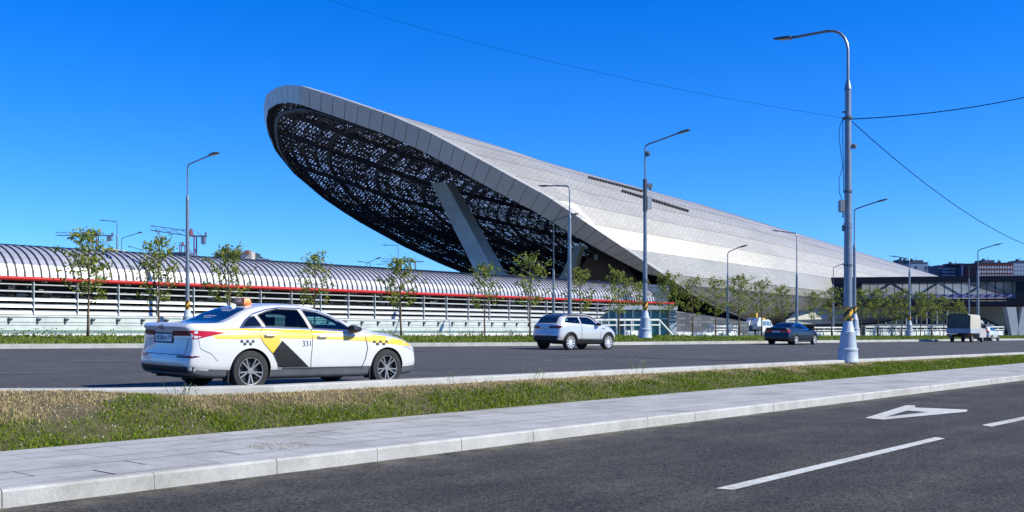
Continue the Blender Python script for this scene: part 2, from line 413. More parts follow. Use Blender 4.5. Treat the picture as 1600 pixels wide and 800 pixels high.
# far kerb + strip
f0 = Fline; f1 = [p+Vector((0, 0, .17)) for p in Fline]; f2 = offset(Fline, .25, .19); f3 = offset(Fline, .26, .0)
o = ruled('far_kerb', [f0, f1, f2, f3], M_kerb)
def strip_z(D): return 1.6-.0034*D
s1 = offset(Fline, .25, .15); s2 = offset(Fline, 4.2); s2 = [Vector((p.x, p.y, strip_z(max(p.y, 30))-.02)) for p in s2]
s3 = offset(Fline, 9.0); s3 = [Vector((p.x, p.y, strip_z(max(p.y, 30))-.05)) for p in s3]
s4 = [Vector((p.x*1.0-400, p.y+500, 1.0)) for p in s3]
M_turf = grassmat('turf', ((0.09, 0.15, 0.015), (0.20, 0.27, 0.035)), (0.33, 0.28, 0.12), 0.5, 0.75)
o = ruled('far_verge', [s1, s2, s3], M_turf, smooth=True)
o = ruled('far_ground', [[p+Vector((0, 0, -.004)) for p in s3], s4], concrete('far_paving', (0.2, 0.2, 0.19), (0.32, 0.31, 0.3), .3, .2))
# near road paint
def NR(px, y, dz=.006): D = CZ*F/(y-HY); return Vector((X(px, D), D, dz))
mk = MB(); mk.poly([NR(1118, 764), NR(1146, 766), NR(1477, 685.5), NR(1462, 683.5)])
o = mk.build('lane_marking', M_paint); o['kind'] = 'structure'
mk = MB(); mk.poly([NR(1534, 664.5), NR(1549, 667), NR(1549+130, 640), NR(1665, 638.5)])
o = mk.build('lane_marking', M_paint); o['kind'] = 'structure'
mk = MB()
A, B, C_, D_ = (1351.5, 653.5), (1416, 633.5), (1431, 634), (1429, 637); E_, G_, H_ = (1512, 640.5), (1510, 643.7), (1380, 656)
a1, a2, a3 = (1384, 651.8), (1417, 641.8), (1450, 644.2)
for q_ in ((A, B, a2, a1), (B, C_, D_, a3, a2), (D_, E_, G_, a3), (A, a1, H_), (a1, a3, G_, H_)):
    mk.poly([NR(*p) for p in q_])
o = mk.build('direction_arrow', M_paint); o['kind'] = 'structure'

# tar seams and patched strip near the median
for u0, k0_, k1_, w_ in ((.075, 92, 101, .10), (.05, 104, 112, .16), (.16, 60, 84, .05), (.33, 84, 120, .05)):
    L_ = across(u0, .005)[k0_:k1_]; mb = MB()
    for a_, b_ in zip(L_, L_[1:]):
        t_ = (b_-a_).normalized(); nr_ = Vector((-t_.y, t_.x, 0))*w_*.5; mb.poly([a_-nr_, b_-nr_, b_+nr_, a_+nr_])
    if mb.f: o = mb.build('tar_seam', mat('tar', (.012, .012, .013), .6)); o['kind'] = 'structure'
# ================================================================== tunnel (ribbed arch roof) and louvred wall
TA = Vector((.663, .749, 0)); TC = Vector((-.749, .663, 0)); T0 = Vector((-23.5, 47, 0))
def TT(k, off=0.0, z=0.0): return T0+TA*k+TC*off+Vector((0, 0, z))
M_sheet = mat('ribbed_metal_sheet', (0.58, 0.58, 0.60), 0.34, metal=0.5, var=0.08, scale=1.5)
M_rib = mat('dark_rib', (0.02, 0.022, 0.03), 0.5)
M_red = mat('red_pipe', (0.42, 0.002, 0.002), 0.6)
M_white = mat('white_panel', (0.62, 0.64, 0.64), 0.5, var=0.07, scale=2)
M_slat = mat('grey_slat', (0.42, 0.44, 0.45), 0.42, metal=0.2, var=0.08, scale=2)
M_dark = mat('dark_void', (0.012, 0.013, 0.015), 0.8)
M_greenish = mat('barrier_panel', (0.46, 0.50, 0.49), 0.5, var=0.12, scale=1.3)
tun = empty('tunnel_roof', TT(0, 0, 1.3)+Vector((0, 0, 0)), 0, 'long barrel-vaulted grey metal roof with dark ribs and a red pipe along its eave', 'tunnel')
def loc(mb):   # geometry given in world -> relative to empty
    return mb
def put(mb, name, mats, root, smooth=False):
    o = mb.build(name, mats, None, smooth); o.parent = root
    o.matrix_parent_inverse = Matrix.Identity(4)
    inv = Matrix.LocRotScale(root.location, root.rotation_euler, root.scale).inverted()
    o.data.transform(inv); return o
K0, K1 = -22.0, 54.0
ZR, RW, RH = 4.1, 3.5, 1.72
def arch(th): return RW*(1-math.cos(th)), ZR+.08+RH*math.sin(th)
mb = MB(); na = 18
ring = [arch(math.pi*j/na) for j in range(na+1)]
for j in range(na):
    (o0, z0), (o1, z1) = ring[j], ring[j+1]
    mb.poly([TT(K0, o0, z0), TT(K1, o0, z0), TT(K1, o1, z1), TT(K0, o1, z1)])
mb.poly([TT(K1, o_, z_) for o_, z_ in ring])
put(mb, 'roof_sheet', M_sheet, tun, True)
mb = MB(); k = K0
while k < K1:
    for j in range(0, 15):
        (o0, z0), (o1, z1) = [((RW-(RW+.045)*math.cos(t)), ZR+.08+(RH+.045)*math.sin(t)) for t in (math.pi*j/na, math.pi*(j+1)/na)]
        mb.poly([TT(k, o0, z0), TT(k+.07, o0, z0), TT(k+.07, o1, z1), TT(k, o1, z1)])
        mb.poly([TT(k, o0, z0), TT(k, o1, z1), TT(k, o1+.05, z1-.06), TT(k, o0+.05, z0-.06)])
        mb.poly([TT(k+.07, o0, z0), TT(k+.07, o1, z1), TT(k+.07, o1+.05, z1-.06), TT(k+.07, o0+.05, z0-.06)])
    k += .385
put(mb, 'roof_ribs', M_rib, tun)
mb = MB(); mb.tube([TT(K0, -.10, ZR), TT(K1+2.6, -.10, ZR)], .10, 10)
put(mb, 'eave_pipe', M_red, tun, True)
mb = MB()
for kk in np.arange(K0+1, K1, 2.1): mb.prism([TT(kk, -.03, ZR-.16), TT(kk+.05, -.03, ZR-.16), TT(kk+.05, -.03, ZR+.1), TT(kk, -.03, ZR+.1)], TC*.5)
put(mb, 'eave_brackets', M_white, tun)
# roof vents behind the crest
for px, w_, h_ in ((412, 26, 1.0), (518, 22, 1.0), (548, 18, .6)):
    D = 62+ (px-400)*.03; x = X(px, D); zt = ZR+RH+.1
    v = MB(); ww = w_/F*D*.5
    v.prism([(-ww, -.5, 0), (ww, -.5, 0), (ww*.9, -.5, h_*.35), (-ww*.5, -.5, h_*.45)], (0, 1.2, 0))
    v.box(-ww*.8, ww*.7, -.6, .7, -.3, .02)
    v.box(ww*.2, ww*.8, -.62, -.52, .02, h_*.2)
    o = v.build('roof_vent', [mat('blue_grey_metal', (0.20, 0.27, 0.33), .5)]); 
    tt = (Vector((x, D, 0))-T0); k_ = tt.dot(TA); 
    o.location = TT(k_, 3.9+(.4 if px > 500 else 0), zt-.25)
    tag(o, {412: 'low blue-grey vent cap on the ribbed roof beside the small tree with building behind', 518: 'larger blue-grey vent cap on the ribbed roof right of the slender tree', 548: 'flat blue-grey vent cap on the ribbed roof, rightmost of the vents'}[px], 'vent', 'vents on the ribbed roof')
# louvred wall
wall = empty('louvred_wall', TT(0, 0, 1.3), 0, 'long wall of white horizontal louvres between posts under the red pipe', 'wall')
mb = MB()
zb = 1.35
prof = [(3.86, .05, .10), (3.55, .07, .13), (3.22, .16, .16), (2.92, .17, .17), (2.62, .18, .18), ]
for (z_, h_, d_) in prof:
    pr = [(0.02, z_), (0.02, z_-h_*.35), (-.02-d_*.0, z_-h_), (.03, z_-h_-.01), (.16, z_-h_*.4), (.16, z_)]
    mb.prism([TT(K0, o_, zz) for o_, zz in pr], TA*(K1-K0+2.5))
put(mb, 'louvre_blades', M_slat, wall)
kk = K0+.4; pm = None
while kk < K1+2.5:
    mb = MB(); mb.prism([TT(kk, -.06, 2.35), TT(kk+.035, -.06, 2.35), TT(kk+.035, .22, 2.35), TT(kk, .22, 2.35)], (0, 0, ZR-2.4))
    mb.prism([TT(kk-.004, -.075, 2.35), TT(kk+.04, -.075, 2.35), TT(kk+.04, -.06, 2.35), TT(kk-.004, -.06, 2.35)], (0, 0, ZR-2.4))
    if pm is None:
        pm = put(mb, 'post', M_slat, wall); k_first = kk
    else:
        c = pm.copy(); COL.objects.link(c); c.location = TA*(kk-k_first)
    kk += 2.1
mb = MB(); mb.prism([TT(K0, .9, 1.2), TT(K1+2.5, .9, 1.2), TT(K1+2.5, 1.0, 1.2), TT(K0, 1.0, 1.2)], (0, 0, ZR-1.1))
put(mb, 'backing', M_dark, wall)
# faint things seen through the louvres
mb = MB()
for i in range(150):
    k_ = random.uniform(K0, K1); z_ = random.uniform(3.2, 3.8); w_ = random.uniform(.05, .5)
    mb.prism([TT(k_, .6, z_), TT(k_+w_, .6, z_), TT(k_+w_, .65, z_), TT(k_, .65, z_)], (0, 0, random.uniform(.03, .15)))
put(mb, 'cable_trays', mat('tray', (.25, .26, .25), .6), wall)
# low barrier in front
bar = empty('low_barrier_wall', TT(0, -.7, 1.3), 0, 'pale greenish low barrier wall with small dark brackets along the left verge', 'barrier')
mb = MB(); pr = [(-.62, 1.62), (-.62, 1.60), (-.6, 2.13), (-.58, 2.36), (-.5, 2.40), (-.3, 2.40), (-.3, 1.3), (-.55, 1.3), (-.55, 1.62)]
mb.prism([TT(K0, o_, z_) for o_, z_ in pr], TA*(K1-K0-6)); put(mb, 'upper_panel', M_greenish, bar)
mb = MB(); mb.prism([TT(K0, o_, z_) for o_, z_ in [(-.70, 1.3), (-.70, 1.50), (-.66, 1.52), (-.56, 1.52), (-.56, 1.3)]], TA*(K1-K0-6)); put(mb, 'plinth', M_white, bar)
mb = MB(); kk = K0; kmax = K1-7
while kk < kmax:
    mb.prism([TT(kk, -.66, 2.0), TT(kk+.06, -.66, 2.0), TT(kk+.09, -.6, 2.0), TT(kk, -.6, 2.0)], (0, 0, .26))
    mb.prism([TT(kk, -.68, 2.18), TT(kk+.2, -.68, 2.18), TT(kk+.2, -.6, 2.18), TT(kk, -.6, 2.18)], (0, 0, .06)); kk += 1.3
put(mb, 'brackets', M_rib, bar)
mb = MB()
for z_ in (1.92, 2.06, 2.3): mb.prism([TT(K0, -.625, z_), TT(kmax, -.625, z_), TT(kmax, -.60, z_), TT(K0, -.60, z_)], (0, 0, .012))
put(mb, 'seams', mat('seam_grey', (.2, .22, .22), .6), bar)
mb = MB(); mb.prism([TT(K0, -.66, 1.66), TT(kmax, -.66, 1.66), TT(kmax, -.60, 1.66), TT(K0, -.60, 1.66)], (0, 0, .03))
put(mb, 'green_trim', mat('green_trim', (.06, .22, .10), .6), bar)
# parapet behind, dark blue
par = MB(); 
pa, pb = W(742, 427, 96), W(1046, 447, 118)
d_ = Vector((-.4, .9, 0)); base_z = 1.0
par.prism([Vector((pa.x, pa.y, base_z)), Vector((pb.x, pb.y, base_z)), pb, pa], d_*1.5)
p1_, p2_ = pa+Vector((0, -.06, -.25)), pb+Vector((0, -.06, -.25))
par.prism([p1_, p2_, p2_+Vector((0, 0, .3)), p1_+Vector((0, 0, .3))], d_*.2)
o = par.build('station_parapet', mat('navy_parapet', (.035, .06, .10), .7, var=.3, scale=.6)); tag(o, 'dark blue parapet wall behind the ribbed roof under the big shell', 'wall')

# ================================================================== the great shell
A0 = np.array([-31., 133.]); SA = np.array([.8, .6]); SN = np.array([.6, -.8])
def shell_prof(t):
    crest = np.interp(t, [-10, 0, 15, 30, 60, 90, 120, 150, 190, 215], [33.6, 32.9, 30.2, 27.2, 23.35, 19.2, 15.15, 11.1, 5.0, 2.4])
    zc = 10.5-.04*t; w = 33.*max(.05, 1-(max(t-60, 0)/260)**1.3)*np.interp(t, [-10, 0, 10, 25], [.62, .76, .88, 1.0])
    return crest, zc, w
def SP(t, phi, ins=0.0):
    crest, zc, w = shell_prof(t); crest = max(crest, zc+.5)
    s_, c_ = math.sin(phi), math.cos(phi); e = .97
    yy = math.copysign(abs(c_)**e, c_)*(w-ins)
    zz = zc+(crest-ins-zc)*abs(s_)**e if s_ > 0 else zc-(9.6-.035*max(t, 0)-ins*.4)*abs(s_)
    xy = A0+SA*t+SN*yy
    return Vector((xy[0], xy[1], zz))
RPH = [-68, -50, -36, -25, -13, 1, 3, 7, 10, 13, 20, 26, 31, 37, 44, 51, 58, 64, 68, 72, 80, 88, 92, 97, 102, 108, 116, 123, 132, 137, 144, 152, 160, 166, 178, 190, 205]
RT = [88, 73, 61, 51, 43, 37.5, 35, 32, 30, 27, 24, 21, 18, 15, 12.3, 10, 7.0, 3.0, .6, 0, 0, 0, 0, .4, 1.2, 2.4, 4.3, 7.5, 13.5, 19, 28, 36, 45, 53, 64, 76, 90]
rk = np.linspace(-68, 205, 547); rt = np.interp(rk, RPH, RT)
ker = np.exp(-.5*(np.arange(-12, 13)/4.)**2); ker /= ker.sum(); rts = np.convolve(np.pad(rt, 12, 'edge'), ker, 'valid')
def trim(phi): return float(np.interp(math.degrees(phi), rk, rts))
T_END = 212.
m_, n_, l_, b_ = nodes_of('shell_panels')
uvn = n_.new('ShaderNodeUVMap'); uvn.uv_map = 'UVMap'
mp = n_.new('ShaderNodeMapping'); mp.inputs['Scale'].default_value = (1, 1, 1); l_.new(uvn.outputs[0], mp.inputs[0])
br = n_.new('ShaderNodeTexBrick'); br.inputs['Scale'].default_value = 1.0; br.inputs['Mortar Size'].default_value = .035; br.inputs['Mortar Smooth'].default_value = .3
br.inputs['Brick Width'].default_value = .40; br.inputs['Row Height'].default_value = 0.33
br.inputs['Color1'].default_value = (.355, .34, .305, 1); br.inputs['Color2'].default_value = (.41, .395, .355, 1); br.inputs['Mortar'].default_value = (.28, .272, .255, 1)
l_.new(mp.outputs[0], br.inputs[0])
nz = n_.new('ShaderNodeTexNoise'); nz.inputs['Scale'].default_value = .25; nz.inputs['Detail'].default_value = 4; l_.new(mp.outputs[0], nz.inputs['Vector'])
mx = n_.new('ShaderNodeMixRGB'); mx.blend_type = 'OVERLAY'; mx.inputs[0].default_value = .25; l_.new(br.outputs[0], mx.inputs[1]); l_.new(nz.outputs[0], mx.inputs[2])
l_.new(mx.outputs[0], b_.inputs['Base Color']); b_.inputs['Roughness'].default_value = .42; b_.inputs['Metallic'].default_value = .12
# translucent lattice panes (let daylight through on the canopy's back half), mask from vertex colour 'open'
at = n_.new('ShaderNodeAttribute'); at.attribute_name = 'open'
vo = n_.new('ShaderNodeTexVoronoi'); vo.inputs['Scale'].default_value = 3.4; vo.inputs['Randomness'].default_value = .3; l_.new(mp.outputs[0], vo.inputs['Vector'])
th = n_.new('ShaderNodeMath'); th.operation = 'LESS_THAN'; th.inputs[1].default_value = .37; l_.new(vo.outputs['Distance'], th.inputs[0])
n5 = n_.new('ShaderNodeTexNoise'); n5.inputs['Scale'].default_value = .55; n5.inputs['Detail'].default_value = 3; l_.new(mp.outputs[0], n5.inputs['Vector'])
mr = n_.new('ShaderNodeMapRange'); mr.inputs['From Min'].default_value = .35; mr.inputs['From Max'].default_value = .65; mr.inputs['To Min'].default_value = .20; mr.inputs['To Max'].default_value = .37
l_.new(n5.outputs[0], mr.inputs['Value']); l_.new(mr.outputs[0], th.inputs[1])
mu = n_.new('ShaderNodeMath'); mu.operation = 'MULTIPLY'; l_.new(th.outputs[0], mu.inputs[0]); l_.new(at.outputs['Fac'], mu.inputs[1])
tp = n_.new('ShaderNodeBsdfTransparent'); ms = n_.new('ShaderNodeMixShader')
l_.new(mu.outputs[0], ms.inputs[0]); l_.new(b_.outputs[0], ms.inputs[1]); tl = n_.new('ShaderNodeBsdfTranslucent'); tl.inputs[0].default_value = (.6, .64, .72, 1); mt = n_.new('ShaderNodeMixShader'); mt.inputs[0].default_value = .45
l_.new(tl.outputs[0], mt.inputs[1]); l_.new(tp.outputs[0], mt.inputs[2]); l_.new(mt.outputs[0], ms.inputs[2]); l_.new(ms.outputs[0], n_['Material Output'].inputs[0])
M_shell = m_
M_rim = mat('rim_panel', (.40, .395, .38), .45, metal=.15, var=.06, scale=.3)
M_truss = mat('dark_truss', (.028, .034, .045), .6)

shell = empty('shell_canopy', (0, 120, 1.2), 0, 'giant tilted silver shell building with a dark latticed open mouth', 'building')
PH0, PH1 = R(-64), R(200); NPH = 33; NTT = 110
v = []; f = []; uv = []; op = []
phis = [PH0+(PH1-PH0)*j/NPH for j in range(NPH+1)]
SUBP = 6   # finer along the trimmed rim
for j in range(NPH):
    pa_, pb_ = phis[j], phis[j+1]
    for i in range(NTT):
        q = []
        for (pp, ii, io) in ((pa_, i, -.03), (pa_, i+1, -.03), (pb_, i+1, 0), (pb_, i, 0)):
            t0 = trim(pp); t = t0+(T_END-t0)*(ii/NTT); q.append((SP(t, pp, io), (t*.5, math.degrees(pp)*.33)))
        k = len(v); v += [tuple(a_[0]) for a_ in q]; uv += [a_[1] for a_ in q]; f.append((k, k+1, k+2, k+3))
        tm = q[0][1][0]/.5; md = math.degrees((pa_+pb_)/2)
        op += [1.0 if (md > 78 and tm < 95) else 0.0]*4
# facet strips are straight chords; rim edge follows chords too
me = bpy.data.meshes.new('shell_skin'); me.from_pydata(v, [], f)
ul = me.uv_layers.new(name='UVMap'); ul.data.foreach_set('uv', np.array([uv[l.vertex_index] for l in me.loops], dtype=np.float32).ravel())
ca = me.attributes.new('open', 'FLOAT', 'POINT'); ca.data.foreach_set('value', np.array(op, dtype=np.float32))
SHV = [Vector(p) for p in v]; SHF = list(f)
me.transform(Matrix.Translation((0, -120, -1.2)))
sk = newobj('outer_skin', me, shell, [M_shell])
# rim band of panels, with a seam between panels
def inward(phi, d):
    """point pushed toward the inside of the section"""
    t = trim(phi); c, zc, w = shell_prof(t)
    p = SP(t, phi); e = R(1.5); q1, q0 = SP(t, phi+e), SP(t, phi-e); tg = (q1-q0).normalized()
    ax = Vector((SA[0], SA[1], 0)); nn = tg.cross(ax).normalized()
    cen = Vector(((A0+SA*t)[0], (A0+SA*t)[1], zc))
    if nn.dot(cen-p) < 0: nn = -nn
    return p, nn, ax
def bandw(deg): return float(np.interp(deg, [-30, 0, 30, 60, 90, 105, 125, 150, 195], [2.6, 2.8, 2.6, 2.2, 1.75, 1.6, 1.4, 1.2, 1.2]))
RIMP = []
NR_ = 260
for i in range(NR_+1):
    ph = PH0+(PH1-PH0)*i/NR_; j = (ph-PH0)/(PH1-PH0)*NPH; j0 = min(int(j), NPH-1); u = j-j0
    pA, pB = SP(trim(phis[j0]), phis[j0]), SP(trim(phis[j0+1]), phis[j0+1])
    p = pA.lerp(pB, u); _, nn, ax = inward(ph, 1)
    RIMP.append((p, nn, ax, math.degrees(ph)))
mb = MB()
# panel boundaries by arc length
acc = [0]
for a_, b2 in zip(RIMP, RIMP[1:]): acc.append(acc[-1]+(b2[0]-a_[0]).length)
tot = acc[-1]; npan = int(tot/1.65)
def rim_at(d):
    i = max(0, min(NR_-1, int(np.searchsorted(acc, d)-1))); u = (d-acc[i])/(acc[i+1]-acc[i]+1e-9)
    a_, b2 = RIMP[i], RIMP[i+1]
    return a_[0].lerp(b2[0], u), a_[1].lerp(b2[1], u).normalized(), a_[2], a_[3]+(b2[3]-a_[3])*u
for i in range(npan):
    d0, d1 = tot*i/npan+.03, tot*(i+1)/npan-.03; N_ = 2
    for k in range(N_):
        a_, b2 = rim_at(d0+(d1-d0)*k/N_), rim_at(d0+(d1-d0)*(k+1)/N_)
        o0, o1 = a_[0]-a_[1]*.25-a_[2]*.15, b2[0]-b2[1]*.25-b2[2]*.15
        i0, i1 = a_[0]+a_[1]*bandw(a_[3])-a_[2]*-.1, b2[0]+b2[1]*bandw(b2[3])-b2[2]*-.1
        mb.poly([o0, o1, i1, i0]); mb.poly([o0, o1, o1+b2[2]*.9, o0+a_[2]*.9])
put(mb, 'rim_panels', M_rim, shell)
mb = MB()
for i in range(NR_):
    a_, b2 = RIMP[i], RIMP[i+1]
    o0, o1 = a_[0]+a_[2]*.05, b2[0]+b2[2]*.05
    i0, i1 = a_[0]+a_[1]*bandw(a_[3])+a_[2]*.3, b2[0]+b2[1]*bandw(b2[3])+b2[2]*.3
    mb.poly([o0, o1, i1, i0]); mb.poly([i0, i1, i1+b2[2]*1.5-b2[1]*.8, i0+a_[2]*1.5-a_[1]*.8])
put(mb, 'rim_backing', M_truss, shell)
# space frame inside the mouth
def strut(v, f, a_, b2, r):
    d = (b2-a_)
    if d.length < .05: return
    d.normalize(); u = d.orthogonal().normalized(); w = d.cross(u); k = len(v)
    for p in (a_, b2):
        for q_ in ((u), (-u*.5+w*.87), (-u*.5-w*.87)): v.append(tuple(p+q_*r))
    for x in range(3):
        y = (x+1) % 3; f.extend((k+x, k+y, k+3+y, k+3+x))
sv, sf = [], []
r_ = random.Random(11)
def node(i, j, ins):
    ph = R(-40+j*3.2); t = trim(ph)+.6+i*2.1
    return SP(t, ph, ins)
NI, NJ = 40, 70
for i in range(NI):
    for j in range(NJ):
        if i*2.1 > 80: continue
        a0 = node(i, j, .5); a1 = node(i+1, j, .5); a2 = node(i, j+1, .5)
        c0 = node(i+.5, j+.5, 2.3)
        strut(sv, sf, a0, a1, .07); strut(sv, sf, a0, a2, .07)
        for q_ in (a0, a1, a2, node(i+1, j+1, .5)): strut(sv, sf, q_, c0, .06)
        if i % 2 == 0: strut(sv, sf, c0, node(i+1.5, j+.5, 2.3), .12)
        strut(sv, sf, c0, node(i+.5, j+1.5, 2.3), .14)
        if i % 4 == 0: strut(sv, sf, c0, node(i+.5, j+1.5, 2.3), .42)
        if j % 5 == 0: strut(sv, sf, c0, node(i+1.5, j+.5, 2.3), .42)
        for _ in range(0):
            p = node(i+r_.random(), j+r_.random(), r_.uniform(.4, 2.4)); q_ = node(i+r_.random()*1.5, j+r_.random()*1.5, r_.uniform(.4, 2.4)); strut(sv, sf, p, q_, .09)
me = raw_mesh('space_frame', np.array(sv)-np.array([[0, 120, 1.2]]), sf, 4)
newobj('space_frame', me, shell, [M_truss])
# dark station box inside the mouth
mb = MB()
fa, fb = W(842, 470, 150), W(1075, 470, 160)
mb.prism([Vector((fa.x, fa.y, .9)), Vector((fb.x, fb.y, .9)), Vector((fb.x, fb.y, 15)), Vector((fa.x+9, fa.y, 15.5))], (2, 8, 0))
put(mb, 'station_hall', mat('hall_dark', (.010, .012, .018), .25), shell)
for px, y, w_, h_ in ((931, 438, 7, 10), (929, 398, 5, 8)):
    mb = MB(); p = W(px, y, 149.2); mb.box(p.x, p.x+w_/10.7, p.y, p.y+.3, p.z-h_/10.7, p.z)
    put(mb, 'hall_window', mat('pale_window', (.45, .52, .6), .3), shell)
# leaning concrete pylons in the mouth
M_conc = mat('pale_concrete', (.46, .46, .40), .8, var=.12, scale=.5)
def pylon(pt, pbm, wt, wb, dep, Dt, Db):
    mb = MB(); a_, b2 = W(*pt, Dt), W(*pbm, Db)
    def sec(c, w_): return [c+Vector((-w_/2, -.2, 0)), c+Vector((w_*.12, -dep*.55, 0)), c+Vector((w_/2, .0, 0)), c+Vector((w_*.3, dep, 0)), c+Vector((-w_*.3, dep, 0))]
    s0, s1 = sec(a_, wt), sec(b2, wb); n = 5; k = len(mb.v); mb.v += s0+s1
    for x in range(n): mb.f.append((k+x, k+(x+1) % n, k+n+(x+1) % n, k+n+x)); mb.m.append(0)
    mb.f.append(tuple(range(k, k+n))); mb.m.append(0); mb.f.append(tuple(range(k+n, k+2*n))); mb.m.append(0)
    return put(mb, 'pylon', M_conc, shell)
pylon((692, 286), (782, 455), 3.3, 3.9, 2.0, 141, 130)
pylon((906, 385), (872, 470), 1.6, 2.6, 2.0, 146, 142)
# gutters of snow guards on the skin (dotted dark lines)
mb = MB()
def snowline(t0, t1, ph0, ph1, n):
    for i in range(n):
        t = t0+(t1-t0)*i/(n-1); ph = R(ph0+(ph1-ph0)*i/(n-1)); p = SP(t, ph); q_ = SP(t+1.0, ph)
        d = (q_-p).normalized(); mb.prism([p-Vector((0, 0, .1)), p+d*.85-Vector((0, 0, .1)), p+d*.85+Vector((0, 0, .5)), p+Vector((0, 0, .5))], (-.2, .25, 0))
SNOW = mb
# entrance skirt: the lower shell sheet under the bridge with its arched opening
M_skirt = mat('skirt_sheet', (.36, .355, .33), .6, var=.08, scale=.12)
top_y = 470
outer = [(1228, 500), (1262, 472), (1300, 460), (1400, 460), (1640, 460), (1760, 470), (1760, 524), (1640, 524), (1590, 521), (1572, 515), (1548, 502), (1525, 492), (1500, 484), (1470, 482), (1440, 487), (1410, 496), (1370, 504), (1330, 508), (1290, 508), (1228, 507)]
mb = MB()
def skD(px): return float(np.interp(px, [1228, 1330, 1760], [150, 158, 154]))
from mathutils.geometry import tessellate_polygon
P3 = [W(px, y, skD(px)) for px, y in outer]
tri = tessellate_polygon([P3])
k = len(mb.v); mb.v += P3+[p+Vector((.0, 1.2, 0)) for p in P3]; n = len(P3)
for t_ in tri: mb.f.append(tuple(k+x for x in t_)); mb.m.append(0); mb.f.append(tuple(k+n+x for x in reversed(t_))); mb.m.append(0)
for x in range(n): mb.f.append((k+x, k+(x+1) % n, k+n+(x+1) % n, k+n+x)); mb.m.append(0)
put(mb, 'entrance_skirt', M_skirt, shell)
mb = MB()
lip = [(1228, 508), (1290, 509), (1330, 509), (1370, 505), (1410, 497), (1440, 488), (1470, 483), (1500, 485), (1525, 493), (1548, 503), (1572, 516), (1590, 522)]
pp = [W(px, y, skD(px)-.35) for px, y in lip]
mb.tube(pp, .14, 6)
put(mb, 'skirt_lip', M_truss, shell)
mb = MB()
ga, gb = W(1330, 500, 163), W(1600, 500, 163)
mb.prism([Vector((ga.x, ga.y, .9)), Vector((gb.x, gb.y, .9)), Vector((gb.x, gb.y, 5.5)), Vector((ga.x, ga.y, 5.5))], (0, .3, 0))
put(mb, 'entrance_glazing', mat('navy_glass', (.015, .035, .09), .1, var=.3, scale=.2), shell)
mb = MB()
for px in range(1368, 1600, 16):
    p = W(px, 500, 162.6); mb.box(p.x-.07, p.x+.07, p.y-.1, p.y+.1, .9, 5.3)
mb.box(ga.x, gb.x, 162.5, 162.7, 2.6, 2.8)
put(mb, 'entrance_mullions', mat('pale_mullion', (.4, .45, .5), .5), shell)
# creases left of the entrance: fan of ribs, crease shade put into their darker colour
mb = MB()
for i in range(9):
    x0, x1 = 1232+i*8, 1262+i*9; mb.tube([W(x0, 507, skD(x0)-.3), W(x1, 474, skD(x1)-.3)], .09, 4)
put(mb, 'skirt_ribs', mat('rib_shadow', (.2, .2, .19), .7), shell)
bvs = BVHTree.FromPolygons(SHV, SHF)
def snow(p0, p1, n):
    SNOW = MB()
    cam_ = Vector((0, 0, CZ)); last = None
    a_ = bvs.ray_cast(cam_, (W(*p0, 100)-cam_).normalized())[0]; b2 = bvs.ray_cast(cam_, (W(*p1, 100)-cam_).normalized())[0]
    if a_ is None or b2 is None: print('snow miss', a_, b2); return
    for i in range(n):
        q = a_.lerp(b2, (i+.5)/n); q = bvs.find_nearest(q)[0]; d = (b2-a_).normalized(); L = (b2-a_).length/n*.5
        SNOW.prism([q-d*L/2-Vector((0, 0, .05)), q+d*L/2-Vector((0, 0, .05)), q+d*L/2+Vector((0, 0, .26)), q-d*L/2+Vector((0, 0, .26))], Vector((SN[0], SN[1], 0))*.3)
    put(SNOW, 'snow_guards', M_truss, shell)
snow((918, 278), (1003, 300), 20); snow((970, 299), (1075, 331), 26)

# ================================================================== bridge
fbz = lambda y, D: W(800, y, D).z
br_ = empty('covered_footbridge', (W(1600, 480, 146).x, 146, 1.2), 0, 'dark covered footbridge with glazed truss sides crossing in front of the shell', 'bridge')
Pl, Pr = W(1295, 433, 152), W(1900, 433, 142)
bd = (Pr-Pl); bd.z = 0; L_ = bd.length; bd.normalize(); bn = Vector((bd.y, -bd.x, 0))  # toward camera
if bn.y > 0: bn = -bn
def BP(u, off, z): p = Pl+bd*u; return Vector((p.x, p.y, 0))-bn*off+Vector((0, 0, z))
M_navy = mat('bridge_cladding', (.006, .008, .02), .6, spec=.25, var=.2, scale=.5)
ZT, Z1, Z2, Z3, ZB = 9.75, 8.2, 7.0, 6.6, 5.25
def bbox(u0, u1, o0, o1, z0, z1, mb): mb.prism([BP(u0, o0, z0), BP(u1, o0, z0), BP(u1, o1, z0), BP(u0, o1, z0)], (0, 0, z1-z0))
def zpx(y, D=150): return CZ-(y-HY)/F*D
ZT, Z1, Z2, Z3, ZB = zpx(432.5), zpx(442), zpx(462), zpx(467), zpx(478)
mb = MB(); bbox(0, L_, -.25, 5.4, Z1, ZT, mb); put(mb, 'roof_beam', M_navy, br_)
mb = MB(); bbox(0, L_, -.12, 5.2, ZB, zpx(471), mb); bbox(0, L_, -.2, 5.3, ZB, ZB+.25, mb); put(mb, 'floor_beam', M_navy, br_)
mb = MB(); bbox(-1.5, 4.6, -.1, 5.0, ZB, Z1, mb)
mb.prism([BP(0, -.2, ZT), BP(-2.6, -.2, zpx(460)), BP(-2.6, -.2, ZB), BP(2, -.2, ZB), BP(2, -.2, ZT)], -bn*5); put(mb, 'portal', M_navy, br_)
m2, nn2, ll2, bb2 = nodes_of('bridge_glass'); bb2.inputs['Base Color'].default_value = (.40, .44, .45, 1); bb2.inputs['Roughness'].default_value = .15; bb2.inputs['Alpha'].default_value = .42
nz2 = nn2.new('ShaderNodeTexNoise'); nz2.inputs['Scale'].default_value = .22; tc2 = nn2.new('ShaderNodeTexCoord'); ll2.new(tc2.outputs['Object'], nz2.inputs['Vector'])
